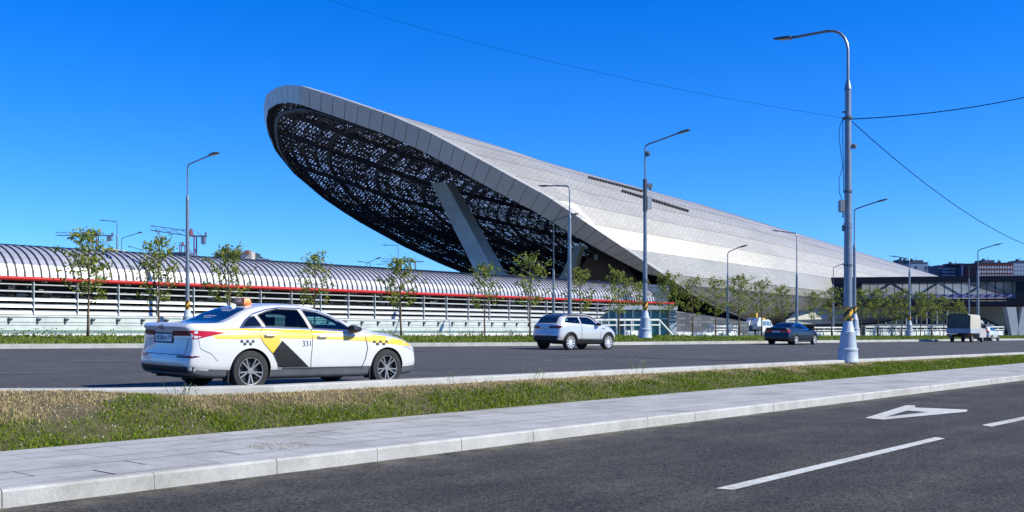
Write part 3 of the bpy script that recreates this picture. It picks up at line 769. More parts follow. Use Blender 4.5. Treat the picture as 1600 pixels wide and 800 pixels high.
rr2 = nn2.new('ShaderNodeValToRGB'); rr2.color_ramp.elements[0].position = .42; rr2.color_ramp.elements[1].position = .6; rr2.color_ramp.elements[0].color = (.12, .13, .12, 1); rr2.color_ramp.elements[1].color = (.34, .40, .42, 1)
ll2.new(nz2.outputs[0], rr2.inputs[0]); ll2.new(rr2.outputs[0], bb2.inputs['Base Color'])
u = 4.6; UP = (1570-1295)/F*150
mb = MB(); bbox(4.6, UP, .05, .08, zpx(470), Z1, mb); bbox(UP+1.6, L_, .05, .08, zpx(470), Z1, mb); put(mb, 'glazing', m2, br_)
mb = MB(); bbox(UP, UP+1.6, -.1, 5, ZB, Z1, mb); put(mb, 'pier_cladding', M_navy, br_)
mb = MB(); u = 4.6
while u < L_: bbox(u, u+.09, -.02, .05, ZB, Z1, mb); u += 1.15
bbox(4.6, L_, -.03, .05, zpx(470.5), zpx(467.5), mb)
put(mb, 'mullions', M_navy, br_)
mb = MB(); u = 5.5; flip = 0
while u < L_-4:
    a_, b2 = (BP(u, .5, Z2-.2), BP(u+3.3, .5, Z1)) if not flip else (BP(u, .5, Z1), BP(u+3.3, .5, Z2-.2))
    mb.tube([a_, b2], .19, 6); u += 3.3; flip ^= 1
put(mb, 'truss_diagonals', M_navy, br_)
mb = MB(); bbox(4.6, L_, -.05, .04, zpx(465.5), zpx(461), mb); put(mb, 'frieze', mat('violet_frieze', (.05, .035, .16), .5), br_)
mb = MB(); u = 5.0
while u < L_: 
    mb.prism([BP(u, -.07, zpx(465)), BP(u+.5, -.07, zpx(465)), BP(u+.95, -.07, zpx(461.6)), BP(u+.45, -.07, zpx(461.6))], -bn*.03); u += 1.22
put(mb, 'frieze_stripes', mat('pale_violet', (.33, .32, .55), .5), br_)
# V piers
for i, (t0, b0, col) in enumerate((((1577, 480), (1585, 527), 0), ((1601, 480), (1592, 527), 0))):
    mb = MB(); a_, b2 = W(*t0, 147), W(*b0, 147)
    def rect(c, w_, d_): return [c+Vector((-w_/2, -d_/2, 0)), c+Vector((w_/2, -d_/2, 0)), c+Vector((w_/2, d_/2, 0)), c+Vector((-w_/2, d_/2, 0))]
    w0 = 1.35 if i == 0 else 1.2
    r0, r1 = rect(a_, w0, 1.2), rect(b2, 1.05, .9); k = len(mb.v); mb.v += r0+r1
    for x in range(4): mb.f.append((k+x, k+(x+1) % 4, k+4+(x+1) % 4, k+4+x)); mb.m.append(0)
    mb.f.append((k, k+1, k+2, k+3)); mb.m.append(0); mb.f.append((k+4, k+5, k+6, k+7)); mb.m.append(0)
    put(mb, 'pier', mat('pier_concrete', (.42, .44, .45), .7, var=.1, scale=.6), br_)

# ================================================================== far buildings
def lathe_ok(): pass
GLASSW = mat('far_window', (.42, .47, .55), .3)
def block(name, px0, px1, ytop, ybot, D, depth, wallmat, label, rows=None, cat='building', turn=0.0, roofbits=()):
    a_ = W(px0, ytop, D); b2 = W(px1, ytop, D); zt = a_.z; zb_ = -.3
    root = empty(name, ((a_.x+b2.x)/2, D, zb_), 0, label, cat, 'apartment blocks behind the shell')
    w2 = (b2.x-a_.x)/2
    mb = MB(); mb.box(-w2, w2, 0, depth, 0, zt-zb_); mb.build('wall', wallmat, root)
    mb = MB(); mb.box(-w2-.15, w2+.15, -.15, depth, zt-zb_, zt-zb_+.35); mb.build('roof', M_navyroof, root)
    for (q0, q1, yq) in roofbits:
        r0 = W(q0, yq, D); r1 = W(q1, yq, D); mb = MB(); mb.box(r0.x-root.location.x, r1.x-root.location.x, 1.5, depth*.6, zt-zb_, r0.z-zb_)
        mb.tube([((r0.x+r1.x)/2-root.location.x, 2, r0.z-zb_), ((r0.x+r1.x)/2-root.location.x, 2, r0.z-zb_+1.2)], .12, 5)
        mb.box(r0.x-root.location.x+.3, r0.x-root.location.x+1.1, 1.3, 2.3, r0.z-zb_, r0.z-zb_+.6)
        mb.build('roof_room', M_navyroof, root)
    if rows:
        xs, ys, ww, hh, wm = rows
        first = None
        for y in ys:
            for x in xs:
                p = W(x, y, D)
                if first is None:
                    mb = MB(); mb.box(-ww/2, ww/2, -.06, .04, -hh/2, hh/2); mb.box(-.05, .05, -.08, -.05, -hh/2, hh/2)
                    first = mb.build('window', [wm], root); c = first
                else:
                    c = first.copy(); COL.objects.link(c)
                c.location = (p.x-root.location.x, 0, p.z-zb_)
    return root
M_navyroof = mat('roof_dark_blue', (.03, .045, .08), .7)
MB_blue = mat('blue_block', (.03, .05, .11), .7, var=.15, scale=.1)
MB_grey = mat('grey_block', (.16, .24, .33), .7, var=.1, scale=.1)
MB_brick = mat('brick_block', (.085, .022, .03), .8, var=.2, scale=.2)
MB_pale = mat('pale_block', (.50, .55, .62), .7)
DB = 420
block('apartment_block', 1405, 1424, 409, 440, 430, 14, MB_blue, 'dark blue block with lumpy roofline, leftmost behind the shell crest', None, roofbits=((1407, 1411, 405), (1413, 1421, 406)))
block('apartment_block', 1423, 1450, 411, 440, DB, 14, MB_grey, 'light blue-grey block with a dark penthouse frame on top', ([1431, 1447], [419, 427], 1.2, 1.6, MB_blue), roofbits=((1424, 1445, 406),))
block('apartment_block', 1450, 1468, 420, 440, 470, 12, MB_blue, 'low dark blue block partly hidden between paler blocks', ([1454, 1458, 1463], [424, 429], 1.0, 1.2, GLASSW), roofbits=((1452, 1456, 417), (1459, 1463, 418)))
block('apartment_block', 1467, 1501, 415.5, 440, 440, 14, MB_blue, 'dark blue block with three rows of small pale windows', ([1473+i*3.0 for i in range(9)], [420, 425, 430], .45, .75, GLASSW))
block('apartment_block', 1500, 1516, 413, 440, 436, 14, MB_blue, 'windowless dark blue end wall beside a pale stair tower', None, roofbits=((1485, 1508, 411),))
block('apartment_block', 1515.5, 1529, 413, 440, 428, 14, MB_pale, 'narrow pale block with a vertical strip, between blue and brick blocks', ([1518], [418, 422, 426, 430], .5, .8, MB_blue))
block('apartment_block', 1528, 1583, 411.5, 440, DB, 14, MB_brick, 'red brick block with rows of pale windows and rooftop sheds', ([1531+i*4.1 for i in range(13)], [418, 424.5, 431], .62, .95, GLASSW), roofbits=((1537, 1557, 406), (1562, 1566, 409)))
block('apartment_block', 1582.5, 1640, 410, 440, 424, 14, MB_grey, 'steel blue block with pale windows at the right edge', ([1587+i*5 for i in range(10)], [414.5, 420.5, 426.5, 432], .7, .8, GLASSW), roofbits=((1590, 1604, 406.5),))
# ================================================================== grass on the near verge
def seg_lines():
    out = []
    for p, q_ in zip(pathedge, verge_top): out.append((p, q_))
    return out
SEG = seg_lines()
def verge_pt(i, u, t):
    a_, b_ = SEG[i]; c, d = SEG[i+1]
    p0 = a_.lerp(c, t); p1 = b_.lerp(d, t); p = p0.lerp(p1, u)
    bulge = (.03*min(u/.35, 1) + .02*max(0, min((u-.35)/.4, 1)))*(1 if u < .75 else max(0, (1-u)/.25))
    p = Vector((p.x, p.y, p.z+bulge)); return p
pos = []; hh = []
for i in range(len(SEG)-1):
    a_, b_ = SEG[i]; c, d = SEG[i+1]; m_c = (a_+b_+c+d)/4
    if m_c.y < 8 or m_c.x/m_c.y < -.72 or m_c.x/m_c.y > .62 : continue
    area = ((c-a_).length+(d-b_).length)/2*((b_-a_).length+(d-c).length)/2
    Dm = m_c.y
    dens = 1500*min(1, (17/Dm)**1.4) if Dm < 90 else 40
    n = int(area*dens)
    for _ in range(n):
        u = random.random(); pos.append(verge_pt(i, u, random.random())); hh.append((Dm, u))
pos = np.array([tuple(p) for p in pos]); N = len(pos); Dm = np.array([h[0] for h in hh]); U = np.array([h[1] for h in hh])
print('blades', N)
clump = np.sin(pos[:, 0]*2.1+np.sin(pos[:, 1]*1.7)*2)*np.cos(pos[:, 1]*1.3+pos[:, 0]*.9)
hgt = (0.035+0.045*rng.random(N)+0.03*clump*(U < .6))*np.clip(1.25-U*.5, .5, 1.3)
tall = rng.random(N) < .012; hgt = np.where(tall, hgt*2.6, hgt); hgt = np.clip(hgt*.7, .015, .24)
wd2 = (0.004+0.004*rng.random(N))*np.clip(Dm/15, 1, 6)
ang = rng.random(N)*2*np.pi; la = rng.random(N)*2*np.pi; lean = hgt*(0.3+.7*rng.random(N))
dx, dy = np.cos(ang)*wd2, np.sin(ang)*wd2
v = np.zeros((N, 5, 3)); 
v[:, 0] = pos+np.stack([-dx, -dy, -0.01*np.ones(N)], 1); v[:, 1] = pos+np.stack([dx, dy, -0.01*np.ones(N)], 1)
lx, ly = np.cos(la)*lean, np.sin(la)*lean
v[:, 2] = pos+np.stack([dx*.8+lx*.35, dy*.8+ly*.35, hgt*.6], 1); v[:, 3] = pos+np.stack([-dx*.8+lx*.35, -dy*.8+ly*.35, hgt*.6], 1)
v[:, 4] = pos+np.stack([lx, ly, hgt], 1)
base_i = np.arange(N)[:, None]*5
tris = np.concatenate([base_i+[0, 1, 2], base_i+[0, 2, 3], base_i+[3, 2, 4]], 1).reshape(-1)
me = raw_mesh('grass', v.reshape(-1, 3), tris, 3)
# dryness attribute: towards the kerb, left and middle patches
pxs = 800+F*pos[:, 0]/pos[:, 1]
dry = (U-.50)*.80 - .03 + .10*np.sin(pos[:, 0]*.8+2*np.sin(pos[:, 1]*.5)) + .06*np.sin(pos[:, 0]*1.9+1)*np.cos(pos[:, 1]*2.3)
dry += np.interp(pxs, [0, 150, 200, 245, 300, 600, 850, 1000, 1300, 1600], [.0, .08, -.20, -.18, .12, .10, .02, -.08, -.20, -.24])
dry = dry + rng.normal(0, .05, N) + tall*.15
at = me.attributes.new('dry', 'FLOAT', 'POINT'); at.data.foreach_set('value', np.repeat(dry, 5).astype(np.float32))
o = newobj('grass', me, None, [M_grass]); o['kind'] = 'stuff'
# clover / broad leaf weeds and small pale flowers
vv, ff = [], []
def disc(lst, flst, p, r, nrm, n=5):
    u = nrm.orthogonal().normalized(); w = nrm.cross(u); k = len(lst)
    for j in range(n): lst.append(tuple(p+u*math.cos(6.283*j/n)*r+w*math.sin(6.283*j/n)*r))
    flst.append(tuple(range(k, k+n)))
for _ in range(2600):
    i = random.randrange(N)
    if Dm[i] > 26 or U[i] > .75: continue
    if clump[i] < .15: continue
    p = Vector(pos[i])+Vector((random.uniform(-.05, .05), random.uniform(-.05, .05), random.uniform(.03, .09)))
    disc(vv, ff, p, random.uniform(.008, .02), Vector((random.uniform(-.6, .6), random.uniform(-.8, .3), 1)).normalized())
me = bpy.data.meshes.new('weeds'); me.from_pydata(vv, [], ff); o = newobj('clover_leaves', me, None, [mat('clover', (.05, .13, .02), .6, var=.3, scale=20)]); o['kind'] = 'stuff'
vv, ff = [], []
for _ in range(420):
    i = random.randrange(N); px = pxs[i]
    if Dm[i] > 24 or U[i] > .7 or not (20 < px < 900): continue
    if px > 350 and random.random() < .5: continue
    p = Vector(pos[i])+Vector((0, 0, random.uniform(.07, .12)))
    for nn in (Vector((0, 0, 1)), Vector((0, -1, .1)).normalized(), Vector((1, 0, .1)).normalized()): disc(vv, ff, p, random.uniform(.007, .012), nn, 6)
me = bpy.data.meshes.new('flowers'); me.from_pydata(vv, [], ff); o = newobj('clover_flowers', me, None, [mat('flower_white', (.7, .66, .58), .7)]); o['kind'] = 'stuff'
# far verge grass tufts
ps = []
for a_, b_, c, d in zip(s1, s2, s1[1:], s2[1:]):
    mc = (a_+b_)/2
    if mc.y < 20 or abs(mc.x/mc.y) > .56: continue
    n = int((c-a_).length*4.2*(60 if mc.y < 70 else 30))
    for _ in range(n):
        t, u = random.random(), random.random(); ps.append(tuple(a_.lerp(c, t).lerp(b_.lerp(d, t), u)))
ps = np.array(ps); M_ = len(ps); h2 = .07+.11*rng.random(M_); w2 = .03+.02*rng.random(M_); an = rng.random(M_)*6.28
v = np.zeros((M_, 3, 3)); v[:, 0] = ps+np.stack([-np.cos(an)*w2, -np.sin(an)*w2, -.01*np.ones(M_)], 1); v[:, 1] = ps+np.stack([np.cos(an)*w2, np.sin(an)*w2, -.01*np.ones(M_)], 1)
v[:, 2] = ps+np.stack([.05*rng.normal(size=M_), .05*rng.normal(size=M_), h2], 1)
me = raw_mesh('verge_grass', v.reshape(-1, 3), np.arange(M_*3), 3); o = newobj('verge_grass', me, None, [M_turf]); o['kind'] = 'stuff'
# weeds along the barrier foot
vv, ff = [], []
for _ in range(900):
    k_ = random.uniform(K0, K1); 
    if math.sin(k_*1.7)+math.sin(k_*.63+1) < random.uniform(-1.2, 1): continue
    b0 = TT(k_, -1.1+random.uniform(-.25, .2), 1.4); h = random.uniform(.1, .45)
    for _ in range(5):
        p = b0+Vector((random.uniform(-.1, .1), random.uniform(-.1, .1), h*random.random())); disc(vv, ff, p, random.uniform(.02, .045), Vector((random.uniform(-1, 1), -1, random.uniform(-.2, 1))).normalized(), 4)
me = bpy.data.meshes.new('w'); me.from_pydata(vv, [], ff); o = newobj('verge_weeds', me, None, [mat('weed', (.03, .06, .015), .7, var=.4, scale=8)]); o['kind'] = 'stuff'

# gravel heap on the path, drain hollow in the verge
def NP(px, y, z=.17): D = (CZ-z)*F/(y-HY); return Vector((X(px, D), D, z))
vv, ff = [], []
cgr = NP(436, 697); ug = (NP(490, 695)-NP(385, 699))*.5; vg = (NP(438, 702)-NP(434, 691))*.5
for _ in range(420):
    r0 = math.sqrt(random.random()); t0 = random.random()*6.283
    p = cgr+ug*(r0*math.cos(t0))+vg*(r0*math.sin(t0))
    s_ = random.uniform(.006, .020); k = len(vv)
    for q_ in ((1, 0, 0), (-.5, .87, 0), (-.5, -.87, 0), (.2, .1, .9)): vv.append(tuple(p+Vector(q_)*s_*random.uniform(.7, 1.2)+Vector((0, 0, .004))))
    ff += [(k, k+1, k+3), (k+1, k+2, k+3), (k+2, k, k+3)]
me = bpy.data.meshes.new('gravel'); me.from_pydata(vv, [], ff); o = newobj('gravel', me, None, [concrete('gravel_stone', (.06, .06, .06), (.42, .41, .4), 30, .8)]); o['kind'] = 'stuff'
drain = MB(); dpos = Vector((-6.05, 15.05, .60))
drain.prism([dpos+Vector((-.32, 0, .02)), dpos+Vector((.30, .12, .02)), dpos+Vector((.30, .12, -.25)), dpos+Vector((-.32, 0, -.25))], (0, .1, 0))
drain.prism([dpos+Vector((-.42, -.10, .06)), dpos+Vector((-.34, -.10, .06)), dpos+Vector((-.30, -.02, -.2)), dpos+Vector((-.42, -.02, -.2))], (0, .2, 0))
o = drain.build('kerb_drain', mat('hollow_shade', (.03, .03, .028), .5, var=.5, scale=8)); tag(o, 'dark drain hollow under the median kerb beside the grass', 'drain')  # near-black colour stands in for the shade inside the hollow

# ================================================================== trees
def make_tree(seed, H=4.7, CW=1.0, dense=1.0):
    r = random.Random(seed); tb = MB(); leaves = []; dr = []
    # trunk
    pts = []; x = y = 0
    for k in range(10):
        z = H*.93*k/9; x += r.uniform(-.035, .035); y += r.uniform(-.035, .035); pts.append(Vector((x, y, z)))
    rad = [.055*(1-k/9)**.8+.008 for k in range(10)]; tb.tube(pts, rad, 6)
    def leafcl(c, n, sp):
        for _ in range(n):
            p = c+Vector((r.gauss(0, sp), r.gauss(0, sp), r.gauss(0, sp*.8)))
            nn = Vector((r.uniform(-1, 1), r.uniform(-1, 1), r.uniform(-.1, 1.1))).normalized(); u = nn.orthogonal().normalized()
            q = Matrix.Rotation(r.uniform(0, 6.28), 3, nn); u = q @ u; w = nn.cross(u); s_ = r.uniform(.055, .095)
            leaves.append((p-u*s_, p+w*s_*.62+nn*s_*.15, p+u*s_, p-w*s_*.62+nn*s_*.15)); dr.append(r.gauss(0, .09))
    nb = 24
    for b_ in range(nb):
        f_ = .33+.64*(b_/nb)+r.uniform(-.02, .02); k = f_*9/.93
        k = min(8.99, k); p0 = pts[int(k)].lerp(pts[int(k)+1], k-int(k))
        an = b_*2.4+r.uniform(-.5, .5); ln = CW*(1.15*math.sin(min(1, (1-f_)*1.6+.18)*1.57)**1.0)*r.uniform(.65, 1.2)*(.75 if f_ < .42 else 1)
        up = r.uniform(.35, .95); q = [p0]
        for j in range(1, 5):
            t = j/4; q.append(p0+Vector((math.cos(an)*ln*t, math.sin(an)*ln*t, ln*up*t**1.2))+Vector((r.gauss(0, .03), r.gauss(0, .03), 0)))
        tb.tube(q, [.017, .013, .010, .007, .004], 4)
        for j in range(2, 5):
            leafcl(q[j], int(r.uniform(7, 15)*dense), .105)
            if r.random() < .8:
                e = q[j]+Vector((r.uniform(-.3, .3), r.uniform(-.3, .3), r.uniform(-.1, .3))); tb.tube([q[j], e], [.006, .003], 3); leafcl(e, int(r.uniform(5, 12)*dense), .09)
    leafcl(pts[-1]+Vector((0, 0, .12)), 18, .09); leafcl(pts[-1]+Vector((0.05, 0, .3)), 9, .06)
    vv = [tuple(p) for L in leaves for p in L]; ff = list(range(len(vv)))
    lm = raw_mesh('crown', np.array(vv), ff, 4); a_ = lm.attributes.new('dry', 'FLOAT', 'POINT'); a_.data.foreach_set('value', np.repeat(dr, 4).astype(np.float32))
    lm.materials.append(M_leaf)
    tm = tb.mesh('trunk'); tm.materials.append(M_bark); tm.polygons.foreach_set('use_smooth', [True]*len(tm.polygons))
    st = MB(); st.tube([(.06, .05, 0), (.05, .05, .75)], .035, 6); sm = st.mesh('stake'); sm.materials.append(mat('stake_wood', (.22, .12, .07), .9))
    return lm, tm, sm
TV = [make_tree(s_, 4.7, 1.0, d_) for s_, d_ in ((1, 1.0), (2, 1.15), (3, .9), (4, .75), (5, 1.1), (6, .85), (8, .6), (9, .85), (10, .9), (11, .75))]
TREES = [  # px, top y, D, variant, label
 (138, 348, 43.5, 1, 'tallest leafy young tree, leftmost, in front of the ribbed roof'),
 (248, 365, 46, 0, 'thin-crowned young tree left of the tall lamp post above the taxi rear'),
 (357, 375, 49, 2, 'young tree right of the tall lamp post, above the taxi roof'),
 (490, 390, 54, 3, 'narrow sparse young tree in front of the louvres, above the taxi bonnet'),
 (628, 398, 58, 4, 'broad leafy young tree just right of the taxi'),
 (757, 405, 62, 2, 'young tree in front of the red pipe below the leaning pylon of the shell'),
 (828, 393, 64, 3, 'slim tall young tree right above the rear of the silver car'),
 (908, 415, 68, 3, 'small young tree just right of two grey lamp posts behind the silver car'),
 (967, 418, 71, 0, 'young tree left of the wide-based lamp post, by the silver car nose'),
 (1000, 436, 84, 5, 'young tree half hidden behind the wide-based lamp post'),
 (1045, 420, 75, 4, 'leafy tree right of the wide-based lamp post, before the kiosk'),
 (1082, 428, 77, 1, 'young tree in front of the dark stone wall, left of its neighbour'),
 (1118, 430, 79, 2, 'young tree before the right end of the dark stone wall, by a lamp post'),
 (1155, 425, 81, 5, 'young tree directly behind the flatbed van rear'),
 (1190, 432, 83, 0, 'young tree in front of the white van cab, left of the blue car'),
 (1222, 443, 85, 4, 'round-crowned tree above the roof of the dark blue car'),
 (1272, 452, 87, 1, 'dark green tree in front of the bridge portal, right of the blue car'),
 (1300, 445, 89, 4, 'tree left of the big foreground lamp post, before the dark bridge'),
 (1345, 448, 91, 2, 'tree just right of the big foreground lamp post'),
 (1372, 447, 92, 5, 'second tree right of the big foreground lamp post'),
 (1394, 455, 94, 0, 'yellowish third tree right of the big foreground lamp post'),
 (1409, 450, 95, 1, 'tree just left of the lamp post that stands mid bridge'),
 (1438, 452, 98, 4, 'tree just right of the lamp post that stands mid bridge'),
 (1455, 455, 100, 2, 'small yellow-green tree, second right of the mid-bridge lamp post'),
 (1474, 460, 102, 6, 'very thin bare-looking tree left of the covered truck'),
 (1497, 466, 105, 5, 'tree partly hidden behind the covered truck'),
]
for i, (px, yt, D, vi, lab) in enumerate(TREES):
    zb_ = strip_z(D)-.02; hh_ = (HY-yt)/F*D+CZ-zb_; s_ = hh_/5.0
    if px > 1040 and vi != 6: vi = 7+i % 3
    root = empty('young_tree', (X(px, D), D, zb_), random.uniform(0, 6.28), lab, 'tree', 'young trees along the far kerb', 1)
    root.scale = (s_*random.uniform(.95, 1.1), s_*random.uniform(.95, 1.1), s_)
    lm, tm, sm = TV[vi]
    for nm, me in (('crown', lm), ('trunk', tm), ('stake', sm)):
        c = bpy.data.objects.new(nm, me); COL.objects.link(c); c.parent = root

# ================================================================== lamps
M_galv = mat('galvanised_steel', (.22, .25, .29), .45, metal=.5, var=.12, scale=3)
M_galvd = mat('dark_steel', (.10, .115, .13), .5, metal=.4)
M_cone = mat('painted_cone', (.38, .44, .50), .5, var=.1, scale=5)
M_black = mat('black_plastic', (.012, .012, .013), .5)
M_yel = mat('hazard_yellow', (.75, .40, .02), .5)
M_lens = mat('lamp_lens', (.45, .42, .38), .3)
def lamp(px, D, ytop, armdx, rise, label, pr=.11, base=True, zb_=None, neck=None, extras=None, name='street_lamp', cone=1.0, ybase=None, headlen=.8):
    """armdx: px offset of the head end; rise: px the head sits above the bend"""
    if zb_ is None: zb_ = W(px, ybase, D).z if ybase else strip_z(D)
    H = CZ+(HY-ytop)/F*D - zb_
    root = empty(name, (X(px, D), D, zb_), 0, label, 'street lamp', 'street lamps along the road')
    sgn = 1 if armdx > 0 else -1
    d = Vector((.753*sgn, -.658*sgn, 0)); 
    # arm length so that the head end lands at the wanted px
    tgt = (px+armdx-800)/F; P0 = root.location
    L = (tgt*P0.y-P0.x)/(d.x-tgt*d.y)
    if neck is None: neck = .26*H
    h0 = H-neck
    ch = 1.55*cone
    if base:
        mb = MB(); mb.lathe([(.40*cone, 0), (.40*cone, .05), (.38*cone, .08), (.35*cone, .42*cone), (.37*cone, .44*cone), (.37*cone, .50*cone), (.32*cone, .55*cone), (.265*cone, 1.1*cone), (.27*cone, 1.14*cone), (.23*cone, 1.2*cone), (.16*cone, ch)], 22)
        mb.build('base_cone', M_cone, root, True)
        mb = MB(); k = len(mb.v); NB = 12; r0 = pr*1.22
        # slanted black and yellow band
        for j in range(NB):
            for q_ in range(6):
                a0, a1 = 2*math.pi*j/NB, 2*math.pi*(j+1)/NB; z0, z1 = ch+.02+q_*.085*cone, ch+.02+(q_+1)*.085*cone
                mb.poly([(math.cos(a0)*r0, math.sin(a0)*r0, z0), (math.cos(a1)*r0, math.sin(a1)*r0, z0), (math.cos(a1)*r0, math.sin(a1)*r0, z1), (math.cos(a0)*r0, math.sin(a0)*r0, z1)], ((j-q_)//2) % 2)
        mb.build('hazard_band', [M_black, M_yel], root)
    mb = MB(); z1 = h0*.48
    mb.tube([(0, 0, ch if base else 0), (0, 0, z1)], [pr*1.12, pr*1.0], 14); mb.tube([(0, 0, z1), (0, 0, z1+.18)], pr*1.12, 14); mb.tube([(0, 0, z1+.18), (0, 0, h0-.25)], [pr*.95, pr*.8], 14)
    mb.tube([(0, 0, h0-.25), (0, 0, h0+.05)], [pr*.95, pr*.55], 14)
    mb.build('pole', M_galv, root, True)
    mb = MB(); rr = pr*.38; ri = rise/F*D
    if ri >= 0:
        pts = [(0, 0, h0), (0, 0, H-ri-.22), tuple(d*.06+Vector((0, 0, H-ri-.07))), tuple(d*.2+Vector((0, 0, H-ri)))]
        e = d*(L-headlen)+Vector((0, 0, H-ri*.25)); pts.append(tuple(e))
    else:
        R_ = min(.75, L*.3)
        pts = [(0, 0, h0)]+[tuple(d*(R_-R_*math.cos(a_))+Vector((0, 0, H-R_*1.1+R_*1.1*math.sin(a_)))) for a_ in (0, .3, .6, .9, 1.2, 1.57)]
        e = d*(L-headlen)+Vector((0, 0, H+.02)); pts.append(tuple(e))
    mb.tube(pts, rr, 8); mb.build('arm', M_galvd if pr < .1 else M_galv, root, True)
    e = Vector(e); tilt = (ri/L if ri > 0 else .10)*1.0
    fw = (d+Vector((0, 0, tilt))).normalized(); sd = Vector((-d.y, d.x, 0)); up = fw.cross(sd).normalized()
    if up.z < 0: up = -up
    mb = MB(); prof = [(-.08, .05, .05), (.10, .06, .06), (.16, .13, .07), (.45, .16, .06), (.75, .13, .04), (headlen+.03, .03, .02)]
    ks = []
    for (a_, w_, t_) in prof:
        ks.append(len(mb.v)); c = e+fw*a_
        mb.v += [c+sd*w_-up*t_*.5, c+sd*w_*.9+up*t_*.6, c-sd*w_*.9+up*t_*.6, c-sd*w_-up*t_*.5]
    for a_, b_ in zip(ks, ks[1:]):
        for x in range(4): mb.f.append((a_+x, a_+(x+1) % 4, b_+(x+1) % 4, b_+x)); mb.m.append(0)
    mb.f.append(tuple(ks[0]+x for x in range(4))); mb.f.append(tuple(ks[-1]+x for x in range(4))); mb.m += [0, 0]
    mb.build('lamp_head', mat('lamp_head_grey', (.07, .08, .09), .5), root)
    mb = MB(); c0, c1 = e+fw*.2-up*.045, e+fw*.6-up*.045
    mb.prism([c0+sd*.1, c1+sd*.1, c1-sd*.1, c0-sd*.1], -up*.012); mb.build('lens', M_lens, root)
    root['_h'] = H
    del root['_h']
    return root, H, d
# foreground lamp on the median
Ln, Hn, dn = lamp(1325, 36.0, 42, -116, -1, 'big foreground lamp post with curved arm, on the median beside the near grass', pr=.135, zb_=W(1325, 566, 36).z, neck=1.95, headlen=.85, cone=.93)
def zy(y, D=36.0): return CZ+(HY-y)/F*D - Ln.location.z
mb = MB()
mb.box(-.30, -.14, -.12, .14, zy(331), zy(313)); mb.tube([(-.18, 0, zy(340)), (-.17, 0, zy(331))], .025, 6); mb.build('cabinet', mat('cabinet_grey', (.22, .25, .28), .5), Ln)
mb = MB(); mb.lathe([(.02, -.09), (.07, -.07), (.095, 0), (.095, .05), (.05, .08)], 14, origin=(.20, -.05, zy(229))); mb.tube([(.1, 0, zy(226)), (.2, -.05, zy(226))], .03, 6); mb.build('dome_camera', mat('camera_shell', (.2, .2, .22), .4), Ln, True)
mb = MB()
for o_, z_ in ((0, 0), (0, .22)): mb.tube([(0, 0, zy(185)+z_), (-.22, -.04, zy(185)+z_)], .03, 6)
mb.tube([(0, 0, zy(185)-.03), (0, 0, zy(185)+.05)], .165, 12); mb.tube([(0, 0, zy(300)-.03), (0, 0, zy(300)+.05)], .15, 12); mb.tube([(0, 0, zy(415)-.03), (0, 0, zy(415)+.05)], .155, 12)
mb.box(-.2, -.12, -.05, .05, zy(352)-.2, zy(352)); mb.build('brackets', M_galvd, Ln)
mb = MB()
mb.tube([(-.2, -.04, zy(187)), (-.3, -.04, zy(198)), (-.33, -.05, zy(215)), (-.26, -.05, zy(240)), (-.2, -.04, zy(262)), (-.33, -.04, zy(280)), (-.32, -.04, zy(300)), (-.22, -.03, zy(314))], .012, 5)
mb.tube([(-.19, -.05, zy(187)), (-.21, -.06, zy(215)), (-.18, -.05, zy(250)), (-.17, -.05, zy(300))], .012, 5); mb.build('loose_cable', M_black, Ln)
# mid-ground lamp with camera and cabinets
Lm, Hm, dm_ = lamp(1008, 58, 213, 70, 13, 'tall lamp post with flared base, camera and cabinet, in front of the shell', pr=.12, ybase=528, neck=3.2)
def zm_(y): return CZ+(HY-y)/F*58 - Lm.location.z
mb = MB(); mb.box(.12, .36, -.12, .12, zm_(327), zm_(307)); mb.build('cabinet', mat('cabinet_pale', (.5, .53, .54), .5), Lm)
mb = MB(); mb.box(.1, .4, -.1, .1, zm_(293), zm_(287)); mb.lathe([(.03, 0), (.1, .04), (.1, .16)], 10, origin=(.3, 0, zm_(297))); mb.build('camera', mat('camera_shell', (.3, .3, .3), .4), Lm)
mb = MB(); mb.lathe([(.02, 0), (.12, .02), (.16, .14)], 12, axis='y', origin=(.14, -.1, zm_(240))); mb.tube([(0, -.03, zm_(240)), (.14, -.08, zm_(240))], .03, 5); mb.build('antenna_dish', M_galvd, Lm)
mb = MB(); mb.tube([(0, 0, zm_(440)), (0, 0, zm_(436))], .18, 12); mb.tube([(0, 0, zm_(330)), (0, 0, zm_(280))], .13, 10); mb.build('collar', M_galvd, Lm)
LAMPS = [
 (293, 52, 248, 48, 9, 'lamp post with arm to the right above the taxi rear window', dict(pr=.10, neck=1.9, cone=.85)),
 (890, 61, 285, -48, 5, 'lamp post with arm to the left rising behind the silver car', dict(pr=.12, neck=1.9, base=False)),
 (865, 66, 338, 38, 6, 'thin short-armed lamp post just left of a taller one behind the silver car', dict(pr=.09, neck=3.5, base=False)),
 (1137, 84, 386, 31, 7, 'lamp post with right arm standing before the shell, left of the white van', dict(pr=.10, neck=2.2, base=False)),
 (1245, 80, 358, -39, 6, 'lamp post with left arm rising behind the dark blue car', dict(pr=.11, neck=3.5, base=False)),
 (1302, 110, 413, 22, 4, 'distant thin lamp post just left of the big foreground one', dict(pr=.09, neck=2.2, base=False)),
 (1335, 72, 316, 52, 10, 'lamp post with right arm half hidden behind the big foreground one', dict(pr=.12, neck=3.0, cone=1.0)),
 (1421, 95, 399, -32, 5, 'lamp post with left arm in front of the covered bridge, mid bridge', dict(pr=.11, neck=1.4, cone=.9)),
 (1528, 98, 383, 38, 7, 'lamp post with right arm rising above the covered truck', dict(pr=.12, neck=2.5, base=False)),
]
for px, D, yt, adx, ri, lab, kw in LAMPS: lamp(px, D, yt, adx, ri, lab, **kw)
